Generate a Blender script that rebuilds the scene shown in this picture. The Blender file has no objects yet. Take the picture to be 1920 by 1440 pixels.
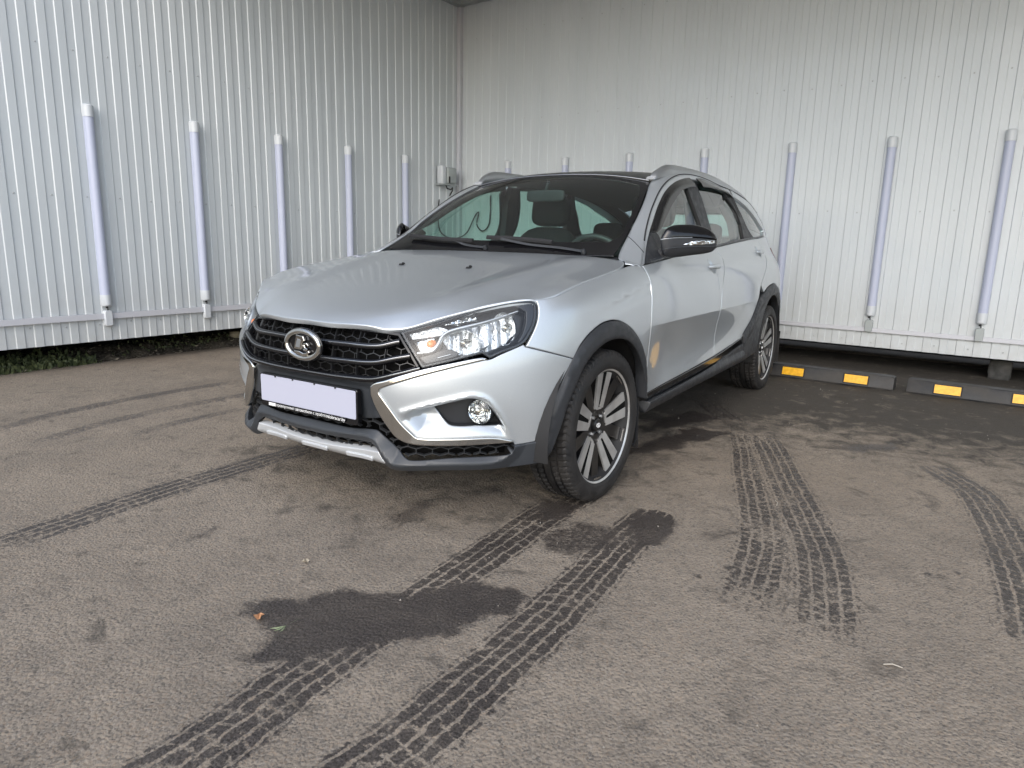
import bpy, bmesh, math, random
import numpy as np
from mathutils import Vector, Matrix
from mathutils.geometry import delaunay_2d_cdt
random.seed(7); np.random.seed(7)
# world frame = car frame: x forward, y to the car's left, z up, origin on the ground under the front axle
# ------------------------------------------------------------------ camera, light, exposure
SC=bpy.context.scene
COL=SC.collection
CAM_YAW,CAM_PITCH,CAM_ROLL=3.71611168664115,0.20405763926924675,-0.022799621031918366
CAM_POS=(2.48196,2.00841,1.04183); LENS=24.19
def cam_axes():
    cy,sy=math.cos(CAM_YAW),math.sin(CAM_YAW);cp,sp=math.cos(CAM_PITCH),math.sin(CAM_PITCH)
    fw=Vector((cy*cp,sy*cp,-sp));rt=Vector((sy,-cy,0));dn=fw.cross(rt)
    cr,sr=math.cos(CAM_ROLL),math.sin(CAM_ROLL)
    return rt*cr+dn*sr,-rt*sr+dn*cr,fw
r_,d_,f_=cam_axes()
cd=bpy.data.cameras.new('camera');cam=bpy.data.objects.new('camera',cd);COL.objects.link(cam)
cd.sensor_width=36;cd.lens=LENS;cd.clip_start=.05;cd.clip_end=500
cam.matrix_world=Matrix(((r_[0],-d_[0],-f_[0],CAM_POS[0]),(r_[1],-d_[1],-f_[1],CAM_POS[1]),(r_[2],-d_[2],-f_[2],CAM_POS[2]),(0,0,0,1)))
SC.camera=cam
SUN_EL,SUN_ROT=math.radians(34),math.radians(75)   # direction towards the sun: azimuth from +y clockwise
W=bpy.data.worlds.new('World');SC.world=W;W.use_nodes=True
nt=W.node_tree;nt.nodes.clear()
o=nt.nodes.new('ShaderNodeOutputWorld');b=nt.nodes.new('ShaderNodeBackground');sk=nt.nodes.new('ShaderNodeTexSky')
sk.sky_type='NISHITA';sk.sun_disc=False;sk.sun_elevation=SUN_EL;sk.sun_rotation=SUN_ROT;sk.air_density=1.0;sk.dust_density=1.5;sk.ozone_density=1.0
hsv=nt.nodes.new('ShaderNodeHueSaturation');hsv.inputs['Saturation'].default_value=.68
nt.links.new(sk.outputs[0],hsv.inputs['Color']);nt.links.new(hsv.outputs[0],b.inputs[0]);b.inputs[1].default_value=.15
nt.links.new(b.outputs[0],o.inputs[0])
sd=bpy.data.lights.new('sun','SUN');sd.energy=.48;sd.angle=math.radians(60);sd.color=(1,.97,.93)
so=bpy.data.objects.new('sun',sd);COL.objects.link(so)
_sd=Vector((math.sin(SUN_ROT)*math.cos(SUN_EL),math.cos(SUN_ROT)*math.cos(SUN_EL),math.sin(SUN_EL)))
so.rotation_euler=_sd.to_track_quat('Z','Y').to_euler();so.location=(3,3,8)
SC.view_settings.view_transform='Standard';SC.view_settings.look='None';SC.view_settings.gamma=1
SC.view_settings.use_curve_mapping=False;SC.view_settings.exposure=1.19
SC.cycles.max_bounces=10;SC.cycles.transparent_max_bounces=16;SC.cycles.glossy_bounces=5
# ------------------------------------------------------------------ materials
def mat(name,color=(.5,.5,.5),rough=.5,metal=0,coat=0,spec=.5,**k):
    m=bpy.data.materials.new(name);m.use_nodes=True;p=m.node_tree.nodes['Principled BSDF']
    p.inputs['Base Color'].default_value=(*color,1);p.inputs['Roughness'].default_value=rough
    p.inputs['Metallic'].default_value=metal;p.inputs['Coat Weight'].default_value=coat
    p.inputs['Coat Roughness'].default_value=k.get('coat_rough',.02);p.inputs['Specular IOR Level'].default_value=spec
    m.diffuse_color=(*color,1)
    return m
def N(m,t,**k):
    n=m.node_tree.nodes.new(t)
    for a,v in k.items():
        if a in('loc',):continue
        setattr(n,a,v)
    return n
def L(m,a,b): m.node_tree.links.new(a,b)
def prin(m): return m.node_tree.nodes['Principled BSDF']
def noise_bump(m,scale,dist,strength=1,detail=3,coords='Object',rough_var=None,color_var=None):
    p=prin(m);tc=N(m,'ShaderNodeTexCoord');nz=N(m,'ShaderNodeTexNoise');nz.inputs['Scale'].default_value=scale;nz.inputs['Detail'].default_value=detail
    L(m,tc.outputs[coords],nz.inputs['Vector']);bp=N(m,'ShaderNodeBump');bp.inputs['Distance'].default_value=dist;bp.inputs['Strength'].default_value=strength
    L(m,nz.outputs['Fac'],bp.inputs['Height']);L(m,bp.outputs[0],p.inputs['Normal'])
    if rough_var or color_var:
        n2=N(m,'ShaderNodeTexNoise');n2.inputs['Scale'].default_value=scale*.06 if not color_var else color_var[0];n2.inputs['Detail'].default_value=6
        L(m,tc.outputs[coords],n2.inputs['Vector'])
        if rough_var:
            mr=N(m,'ShaderNodeMapRange');mr.inputs['From Min'].default_value=.35;mr.inputs['From Max'].default_value=.65;mr.inputs['To Min'].default_value=rough_var[0];mr.inputs['To Max'].default_value=rough_var[1]
            L(m,n2.outputs['Fac'],mr.inputs[0]);L(m,mr.outputs[0],p.inputs['Roughness'])
        if color_var:
            mx=N(m,'ShaderNodeMix',data_type='RGBA');mx.inputs['A'].default_value=(*color_var[1],1);mx.inputs['B'].default_value=(*color_var[2],1)
            r=N(m,'ShaderNodeMapRange');r.inputs['From Min'].default_value=.38;r.inputs['From Max'].default_value=.62;L(m,n2.outputs['Fac'],r.inputs[0])
            L(m,r.outputs[0],mx.inputs['Factor']);L(m,mx.outputs['Result'],p.inputs['Base Color'])
    return m
M={}
def paint():
    m=mat('silver_paint',(.50,.53,.56),.36,.62,.9);p=prin(m)
    tc=N(m,'ShaderNodeTexCoord');v=N(m,'ShaderNodeTexVoronoi');v.inputs['Scale'].default_value=1400;L(m,tc.outputs['Object'],v.inputs['Vector'])
    mx=N(m,'ShaderNodeMix',data_type='RGBA');mx.inputs['A'].default_value=(.44,.475,.505,1);mx.inputs['B'].default_value=(.53,.565,.595,1)
    L(m,v.outputs['Color'],mx.inputs['Factor']);
    # thin road film and rain spots: rougher, slightly darker specks
    n2=N(m,'ShaderNodeTexNoise');n2.inputs['Scale'].default_value=3.0;n2.inputs['Detail'].default_value=8;L(m,tc.outputs['Object'],n2.inputs['Vector'])
    v2=N(m,'ShaderNodeTexVoronoi');v2.inputs['Scale'].default_value=26;v2.inputs['Randomness'].default_value=1;L(m,tc.outputs['Object'],v2.inputs['Vector'])
    sp=N(m,'ShaderNodeMapRange');sp.inputs['From Min'].default_value=.05;sp.inputs['From Max'].default_value=.09;sp.inputs['To Min'].default_value=1;sp.inputs['To Max'].default_value=0;L(m,v2.outputs['Distance'],sp.inputs[0])
    th=N(m,'ShaderNodeMath',operation='MULTIPLY');L(m,sp.outputs[0],th.inputs[0]);th.inputs[1].default_value=.22
    mx2=N(m,'ShaderNodeMix',data_type='RGBA');mx2.inputs['B'].default_value=(.66,.67,.66,1);L(m,mx.outputs['Result'],mx2.inputs['A']);L(m,th.outputs[0],mx2.inputs['Factor'])
    L(m,mx2.outputs['Result'],p.inputs['Base Color'])
    cr=N(m,'ShaderNodeMapRange');cr.inputs['From Min'].default_value=.4;cr.inputs['From Max'].default_value=.7;cr.inputs['To Min'].default_value=.015;cr.inputs['To Max'].default_value=.07;L(m,n2.outputs['Fac'],cr.inputs[0]);L(m,cr.outputs[0],p.inputs['Coat Roughness'])
    return m
M['paint']=paint()
M['plastic']=noise_bump(mat('grey_plastic',(.022,.024,.028),.50),420,.0012,.6,2,rough_var=(.40,.58))
M['plastic2']=noise_bump(mat('charcoal_plastic',(.034,.038,.044),.38),500,.0006,.5,2,rough_var=(.30,.45))
M['gloss']=mat('gloss_black',(.006,.006,.007),.10,0,0)
M['mesh']=mat('grille_mesh_black',(.012,.012,.013),.30)
M['black']=mat('matt_black',(.012,.012,.013),.7)
M['void']=mat('unlit_black',(.006,.006,.006),.9,spec=.1)
M['chrome']=noise_bump(mat('chrome',(.62,.61,.58),.09,1),60,.0008,.4,3)
M['satin']=mat('satin_silver',(.42,.44,.46),.34,.85,.2)
M['skid']=noise_bump(mat('silver_plastic',(.52,.54,.56),.38,.3,.3),200,.0005,.4)
M['alu']=noise_bump(mat('machined_aluminium',(.42,.42,.42),.27,1),300,.0003,.5,color_var=(9,(.30,.295,.29),(.46,.46,.46)))
M['rimblack']=noise_bump(mat('rim_black',(.010,.010,.011),.30,0,0),120,.0004,.4,color_var=(14,(.006,.006,.007),(.018,.017,.016)))
M['disc']=noise_bump(mat('brake_disc',(.25,.23,.21),.4,1),60,.001,.5,color_var=(20,(.16,.13,.11),(.34,.33,.32)))
M['rubber']=noise_bump(mat('tyre_rubber',(.012,.012,.013),.62),160,.0015,.7,4,color_var=(11,(.008,.008,.009),(.022,.020,.019)),rough_var=(.5,.8))
M['seat']=noise_bump(mat('seat_fabric',(.022,.023,.025),.9),500,.001,.6)
M['trim']=mat('interior_trim',(.030,.031,.033),.6)
M['headliner']=mat('headliner_cloth',(.10,.105,.10),.9)
M['plate']=mat('blank_plate',(.40,.41,.50),.5)
M['ink']=mat('white_print',(.75,.75,.75),.5)
M['orange']=mat('orange_bulb',(.85,.22,.03),.15,0,1)
M['refl']=noise_bump(mat('lamp_reflector',(.80,.82,.84),.12,1),55,.010,1,0)
M['lampgrey']=noise_bump(mat('lamp_frosted_grey',(.50,.52,.54),.28,.7,.5),120,.004,.8,1)
M['lampdark']=mat('lamp_housing_dark',(.009,.010,.012),.25)
M['wallm']=None
def thin_glass(name,tint,gl=(1,1,1),base=.075,rough=0.0,dirt=0.0):
    m=bpy.data.materials.new(name);m.use_nodes=True;n=m.node_tree;n.nodes.clear()
    o=n.nodes.new('ShaderNodeOutputMaterial');t=n.nodes.new('ShaderNodeBsdfTransparent');t.inputs[0].default_value=(*tint,1)
    g=n.nodes.new('ShaderNodeBsdfGlossy');g.inputs['Roughness'].default_value=rough;g.inputs[0].default_value=(*gl,1)
    f=n.nodes.new('ShaderNodeLayerWeight');mx=n.nodes.new('ShaderNodeMixShader')
    pw=n.nodes.new('ShaderNodeMath');pw.operation='POWER';pw.inputs[1].default_value=4.2;n.links.new(f.outputs['Facing'],pw.inputs[0])
    mu=n.nodes.new('ShaderNodeMath');mu.operation='MULTIPLY_ADD';mu.inputs[1].default_value=.92;mu.inputs[2].default_value=base;mu.use_clamp=True
    n.links.new(pw.outputs[0],mu.inputs[0]);n.links.new(mu.outputs[0],mx.inputs[0]);n.links.new(t.outputs[0],mx.inputs[1]);n.links.new(g.outputs[0],mx.inputs[2])
    out=mx
    if dirt>0:
        tc=n.nodes.new('ShaderNodeTexCoord');v=n.nodes.new('ShaderNodeTexVoronoi');v.inputs['Scale'].default_value=30;n.links.new(tc.outputs['Object'],v.inputs['Vector'])
        mr=n.nodes.new('ShaderNodeMapRange');mr.inputs[1].default_value=.03;mr.inputs[2].default_value=.07;mr.inputs[3].default_value=dirt*5;mr.inputs[4].default_value=dirt*.25;n.links.new(v.outputs['Distance'],mr.inputs[0])
        d=n.nodes.new('ShaderNodeBsdfDiffuse');d.inputs[0].default_value=(.35,.36,.35,1);m2=n.nodes.new('ShaderNodeMixShader')
        n.links.new(mr.outputs[0],m2.inputs[0]);n.links.new(mx.outputs[0],m2.inputs[1]);n.links.new(d.outputs[0],m2.inputs[2]);out=m2
    n.links.new(out.outputs[0],o.inputs[0]);return m
M['glass']=thin_glass('window_glass',(.66,.86,.80),dirt=.02)
M['wglass']=thin_glass('windscreen_glass',(.62,.80,.75),dirt=.02)
M['lens']=thin_glass('clear_lens',(.93,.95,.96),base=.035)
# ------------------------------------------------------------------ generic mesh helpers
def link(o,parent=None):
    COL.objects.link(o)
    if parent is not None:o.parent=parent
    return o
def mesh_obj(name,V,F,m,parent=None,normals=None,smooth=True,mi=None):
    me=bpy.data.meshes.new(name);me.from_pydata([tuple(map(float,v)) for v in V],[],[tuple(map(int,f)) for f in F]);me.update()
    for q in (m if isinstance(m,(list,tuple)) else [m]): me.materials.append(q)
    if mi is not None: me.polygons.foreach_set('material_index',mi)
    me.polygons.foreach_set('use_smooth',[smooth]*len(me.polygons))
    if normals is not None: me.normals_split_custom_set_from_vertices([tuple(map(float,n)) for n in normals])
    return link(bpy.data.objects.new(name,me),parent)
def empty(name,loc=(0,0,0),parent=None,rz=0):
    o=bpy.data.objects.new(name,None);o.location=loc;o.rotation_euler=(0,0,rz);o.empty_display_size=.1;return link(o,parent)
def tag(o,label=None,cat=None,group=None,kind=None):
    if label:o['label']=label
    if cat:o['category']=cat
    if group:o['group']=group
    if kind:o['kind']=kind
    return o
class MB:
    def __init__(s): s.V=[];s.F=[];s.MI=[]
    def add(s,V,F,mi=0):
        b=len(s.V);s.V+= [tuple(v) for v in V];s.F+=[tuple(i+b for i in f) for f in F];s.MI+=[mi]*len(F)
    def box(s,c,d,R=None,mi=0,taper=1.0):
        x,y,z=[q/2 for q in d];t=taper
        P_=[(-x,-y,-z),(x,-y,-z),(x,y,-z),(-x,y,-z),(-x*t,-y*t,z),(x*t,-y*t,z),(x*t,y*t,z),(-x*t,y*t,z)]
        c=Vector(c);P_=[(R@Vector(p) if R else Vector(p))+c for p in P_]
        s.add(P_,[(3,2,1,0),(4,5,6,7),(0,1,5,4),(1,2,6,5),(2,3,7,6),(3,0,4,7)],mi)
    def sweep(s,pts,prof,up=(0,0,1),closed=False,caps=True,mi=0,scale=None):
        """prof: list of (a,b) in (side,up) frame"""
        pts=[Vector(p) for p in pts];n=len(pts);k=len(prof);V=[]
        for i,p in enumerate(pts):
            a=pts[(i-1)%n] if (i>0 or closed) else p;b=pts[(i+1)%n] if (i<n-1 or closed) else p
            t=(b-a).normalized();u=up[i] if isinstance(up,list) else up;u=Vector(u);sd=t.cross(u).normalized();uu=sd.cross(t).normalized()
            q=scale[i] if scale else 1
            V+=[p+sd*x*q+uu*y*q for x,y in prof]
        F=[]
        for i in range(n if closed else n-1):
            j=(i+1)%n
            for c in range(k): F.append((i*k+c,i*k+(c+1)%k,j*k+(c+1)%k,j*k+c))
        if caps and not closed: F.append(tuple(range(k))[::-1]);F.append(tuple((n-1)*k+c for c in range(k)))
        s.add(V,F,mi)
    def tube(s,pts,r,n=8,**k): s.sweep(pts,[(r*math.cos(2*math.pi*i/n),r*math.sin(2*math.pi*i/n)) for i in range(n)],**k)
    def lathe(s,prof,c,ax,n=32,mi=0,a0=0,a1=2*math.pi):
        """prof (r,h) along axis"""
        ax=Vector(ax).normalized();u=ax.orthogonal().normalized();v=ax.cross(u);c=Vector(c);full=abs(a1-a0-2*math.pi)<1e-6;m=n if full else n+1
        V=[c+ax*h+(u*math.cos(a0+(a1-a0)*i/n)+v*math.sin(a0+(a1-a0)*i/n))*r for i in range(m) for r,h in prof];k=len(prof)
        F=[(i*k+j,((i+1)%m)*k+j,((i+1)%m)*k+j+1,i*k+j+1) for i in range(n) for j in range(k-1)]
        s.add(V,F,mi)
    def obj(s,name,m,parent=None,smooth=False,auto=None):
        o=mesh_obj(name,s.V,s.F,m,parent,smooth=smooth or auto is not None,mi=s.MI)
        if auto is not None:
            bm=bmesh.new();bm.from_mesh(o.data);bmesh.ops.remove_doubles(bm,verts=bm.verts,dist=1e-5);bmesh.ops.recalc_face_normals(bm,faces=bm.faces)
            for e in bm.edges:
                if len(e.link_faces)==2 and e.calc_face_angle(0)>math.radians(auto): e.smooth=False
            bm.to_mesh(o.data);bm.free()
        return o
# ------------------------------------------------------------------ car body surface
# ---------- splines
class CS:
    """natural cubic spline, vector valued"""
    def __init__(s,t,y):
        t=np.asarray(t,float);y=np.asarray(y,float);n=len(t);h=np.diff(t)
        A=np.zeros((n,n));B=np.zeros((n,)+y.shape[1:]);A[0,0]=A[-1,-1]=1
        for i in range(1,n-1):
            A[i,i-1]=h[i-1];A[i,i]=2*(h[i-1]+h[i]);A[i,i+1]=h[i]
            B[i]=6*((y[i+1]-y[i])/h[i]-(y[i]-y[i-1])/h[i-1])
        s.m=np.linalg.solve(A,B.reshape(n,-1)).reshape(B.shape);s.t=t;s.y=y
    def __call__(s,x):
        x=np.asarray(x,float);t=s.t;i=np.clip(np.searchsorted(t,x)-1,0,len(t)-2)
        h=t[i+1]-t[i];a=(t[i+1]-x)/h;b=(x-t[i])/h
        e=(...,)+(None,)*(s.y.ndim-1);a=a[e];b=b[e];h=h[e]
        return a*s.y[i]+b*s.y[i+1]+((a**3-a)*s.m[i]+(b**3-b)*s.m[i+1])*h*h/6
def sstep(a,b,x):
    t=np.clip((np.asarray(x,float)-a)/(b-a),0,1);return t*t*(3-2*t)
CN=[(.800,0),(.797,.15),(.787,.28),(.757,.40),(.703,.51),(.628,.612),(.532,.706),(.428,.785),(.30,.840),(.14,.866),(-.05,.875),(-.20,.877),(-.40,.877),(-1.0,.873),(-1.6,.866),(-2.2,.856),(-2.8,.843),(-3.2,.805),(-3.42,.745),(-3.58,.645),(-3.67,.49),(-3.72,.25),(-3.73,0)]
CN=np.array(CN)
_full=np.vstack([CN[1:4][::-1]*[1,-1],CN,CN[-4:-1][::-1]*[1,-1]])
_cl=np.concatenate([[0],np.cumsum(np.linalg.norm(np.diff(_full,axis=0),axis=1))]);_cl-=_cl[3]
CB=CS(_cl,_full)
SN=_cl[3:3+len(CN)]           # s of the nodes
ZR=np.array([.15,.25,.35,.45,.55,.65,.75,.85,.90,.95,1.0,1.05,1.15,1.25,1.35,1.45])
side=[-.04,-.015,-.002,0,0,0,-.003,-.016,-.030,-.055,-.092,-.122,-.165,-.198,-.228,-.258]
ctr =[-.12,-.055,-.030,-.012,-.002,-.014,-.065,-.20,-.28,-.35,-.42,-.5,-.6,-.7,-.8,-.9]
c39 =[-.09,-.020,-.008,0,.004,-.018,-.068,-.15,-.22,-.29,-.36,-.43,-.55,-.65,-.75,-.85]
c52 =[-.07,-.024,-.010,0,.002,-.016,-.062,-.135,-.18,-.25,-.32,-.39,-.5,-.6,-.7,-.8]
c64 =[-.06,-.028,-.012,0,0,-.014,-.056,-.115,-.15,-.21,-.24,-.26,-.30,-.33,-.36,-.40]
c74 =[-.05,-.026,-.012,0,0,-.010,-.042,-.090,-.12,-.18,-.20,-.22,-.26,-.29,-.32,-.36]
c82 =[-.05,-.020,-.006,0,0,-.005,-.026,-.065,-.10,-.15,-.17,-.19,-.23,-.26,-.29,-.33]
f30 =[-.045,-.015,-.003,0,0,-.001,-.012,-.044,-.086,-.135,-.155,-.17,-.20,-.23,-.26,-.29]
f14 =[-.04,-.015,-.002,0,0,0,-.008,-.034,-.074,-.125,-.145,-.16,-.185,-.215,-.245,-.275]
fm05=[-.04,-.015,-.002,0,0,0,-.006,-.026,-.055,-.100,-.130,-.145,-.175,-.205,-.235,-.265]
fm20=[-.04,-.015,-.002,0,0,0,-.005,-.020,-.042,-.074,-.110,-.133,-.170,-.20,-.23,-.26]
fm40=[-.04,-.015,-.002,0,0,0,-.003,-.016,-.031,-.057,-.094,-.124,-.168,-.200,-.230,-.260]
rear=[-.12,-.04,-.01,0,0,-.01,-.02,-.03,-.035,-.045,-.06,-.08,-.13,-.20,-.30,-.42]
rc  =[-.09,-.03,-.006,0,0,-.004,-.010,-.02,-.03,-.045,-.065,-.085,-.13,-.19,-.26,-.35]
s345=[-.05,-.02,-.003,0,0,-.002,-.006,-.018,-.030,-.050,-.078,-.100,-.140,-.18,-.23,-.29]
DT=np.array([ctr,ctr,ctr,c39,c52,c64,c74,c82,f30,f14,fm05,fm20,fm40,side,side,side,side,side,s345,rc,rear,rear,rear])
_D1=CS(ZR,DT.T)       # z -> values at nodes (vector)
def _cb_der(s,e=1e-4): return (CB(s+e)-CB(s-e))/(2*e)
def dtab(s,z):
    s=np.atleast_1d(s);z=np.atleast_1d(z)
    # evaluate along z for all nodes, then cubic spline along s (mirror symmetric at the front)
    V=_D1(z)                               # (N,nodes)
    VV=np.concatenate([V[:,1:4][:,::-1],V,V[:,-4:-1][:,::-1]],1)
    out=np.empty(len(s))
    m=_SM@VV.T                              # second derivatives  (nodes,N)
    t=_cl;i=np.clip(np.searchsorted(t,s)-1,0,len(t)-2);h=t[i+1]-t[i];a=(t[i+1]-s)/h;b=(s-t[i])/h
    k=np.arange(len(s))
    return a*VV[k,i]+b*VV[k,i+1]+((a**3-a)*m[i,k]+(b**3-b)*m[i+1,k])*h*h/6
def _mk():
    t=_cl;n=len(t);h=np.diff(t);A=np.zeros((n,n));B=np.zeros((n,n));A[0,0]=A[-1,-1]=1
    for i in range(1,n-1):
        A[i,i-1]=h[i-1];A[i,i]=2*(h[i-1]+h[i]);A[i,i+1]=h[i]
        B[i,i+1]+=6/h[i];B[i,i]-=6/h[i]+6/h[i-1];B[i,i-1]+=6/h[i-1]
    return np.linalg.solve(A,B)
_SM=_mk()
def door_press(x,z):
    # side stamping: crease near z .69, hollow below, flare at sill; fades to wheel arches
    w=sstep(-.28,-.62,x)*sstep(-2.28,-1.85,x)
    lo=np.interp(z,[.34,.40,.46,.56,.69,.70,.80],[0,-.004,-.016,-.013,0,0,0])
    zz=(z-.69)
    prof=np.where(z<.69,-.020*np.sin(np.clip((.69-z)/.33,0,1)*np.pi)**1.0,0)
    prof=np.where(z<.36,0,prof)
    return prof*w
def P(s,z,off=0.0,press=True):
    s=np.atleast_1d(np.asarray(s,float));z=np.atleast_1d(np.asarray(z,float))
    s,z=np.broadcast_arrays(s,z);s=s.ravel();z=z.ravel()
    c=CB(s);d=_cb_der(s);d/=np.linalg.norm(d,axis=1)[:,None]
    n=np.stack([d[:,1],-d[:,0]],1)          # outward (front +x, side +y)
    k=dtab(s,z)+off
    if press:k=k+door_press(c[:,0],z)
    return np.stack([c[:,0]+n[:,0]*k,c[:,1]+n[:,1]*k,z],1)
def Pn(s,z,**kw):
    e=1e-3;a=P(s+e,z,**kw)-P(s-e,z,**kw);b=P(s,z+e,**kw)-P(s,z-e,**kw)
    n=np.cross(a,b);return n/np.linalg.norm(n,axis=1)[:,None]
# helper: s for given x on the side
_ss=np.linspace(0,SN[-1],4000);_xx=CB(_ss)[:,0];_yy=CB(_ss)[:,1]
def s_of_x(x): return np.interp(-np.asarray(x,float),-_xx,_ss)
def s_of_y(y): # front
    k=_ss<SN[6];return np.interp(y,_yy[k],_ss[k])
# ---------- hood
_zc=CS([-.45,-.33,-.03,.24,.45,.60,.70,.80],[1.003,.992,.940,.886,.846,.812,.785,.755])
FE=np.array([(.778,0,.742),(.770,.17,.741),(.740,.32,.734),(.702,.386,.731),(.651,.466,.759),(.581,.541,.790),(.521,.603,.816),(.457,.669,.835),(.408,.721,.843),(.388,.741,.842)])
_fx=CS(np.r_[-FE[1:3,1][::-1],FE[:,1]],np.r_[FE[1:3,0][::-1],FE[:,0]]);_fz=CS(np.r_[-FE[1:3,1][::-1],FE[:,1]],np.r_[FE[1:3,2][::-1],FE[:,2]])
SEAM=np.array([(.388,.741,.842),(.338,.771,.853),(.288,.786,.866),(.143,.796,.896),(-.035,.799,.921),(-.165,.80,.939),(-.26,.785,.953),(-.33,.755,.968),(-.375,.72,.985),(-.361,.686,1.003)])
_sy=CS(-SEAM[:8,0],SEAM[:8,1]);_sz=CS(-SEAM[:8,0],SEAM[:8,2])
def hood(x,y):
    x=np.asarray(x,float);y=np.abs(np.asarray(y,float))
    ys=_sy(-np.clip(x,-.33,.388));zs=_sz(-np.clip(x,-.33,.388));zc=_zc(x)
    zs=np.where(x>.388,zc-.015,zs);ys=np.where(x>.388,.741,ys)
    zb=zc-(zc-zs)*(y/ys)**3.0
    r=np.interp(x,[-.35,.7],[.60,.40]);zb=zb+.011*np.exp(-((y-r)/.085)**2)*sstep(.75,.45,x)*sstep(-.40,-.2,x)
    xf=_fx(y);zf=_fz(y);t=np.clip(xf-x,0,None)
    rr=np.interp(x,[-.35,.7],[.60,.40]);zbf=_zc(xf)-.015*(y/.741)**3+.011*np.exp(-((y-.40)/.085)**2)*sstep(.75,.45,xf)
    e=zbf-zf
    return zb-e*np.exp(-(t/.055)**1.15)
_Pold=P
def P(s,z,off=0.0,press=True):
    s=np.atleast_1d(np.asarray(s,float));z=np.atleast_1d(np.asarray(z,float))
    s,z=np.broadcast_arrays(s,z);s=s.ravel();z=z.ravel()
    r=_Pold(np.abs(s),z,off,press);r[:,1]*=np.where(s<0,-1,1);return r
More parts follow.
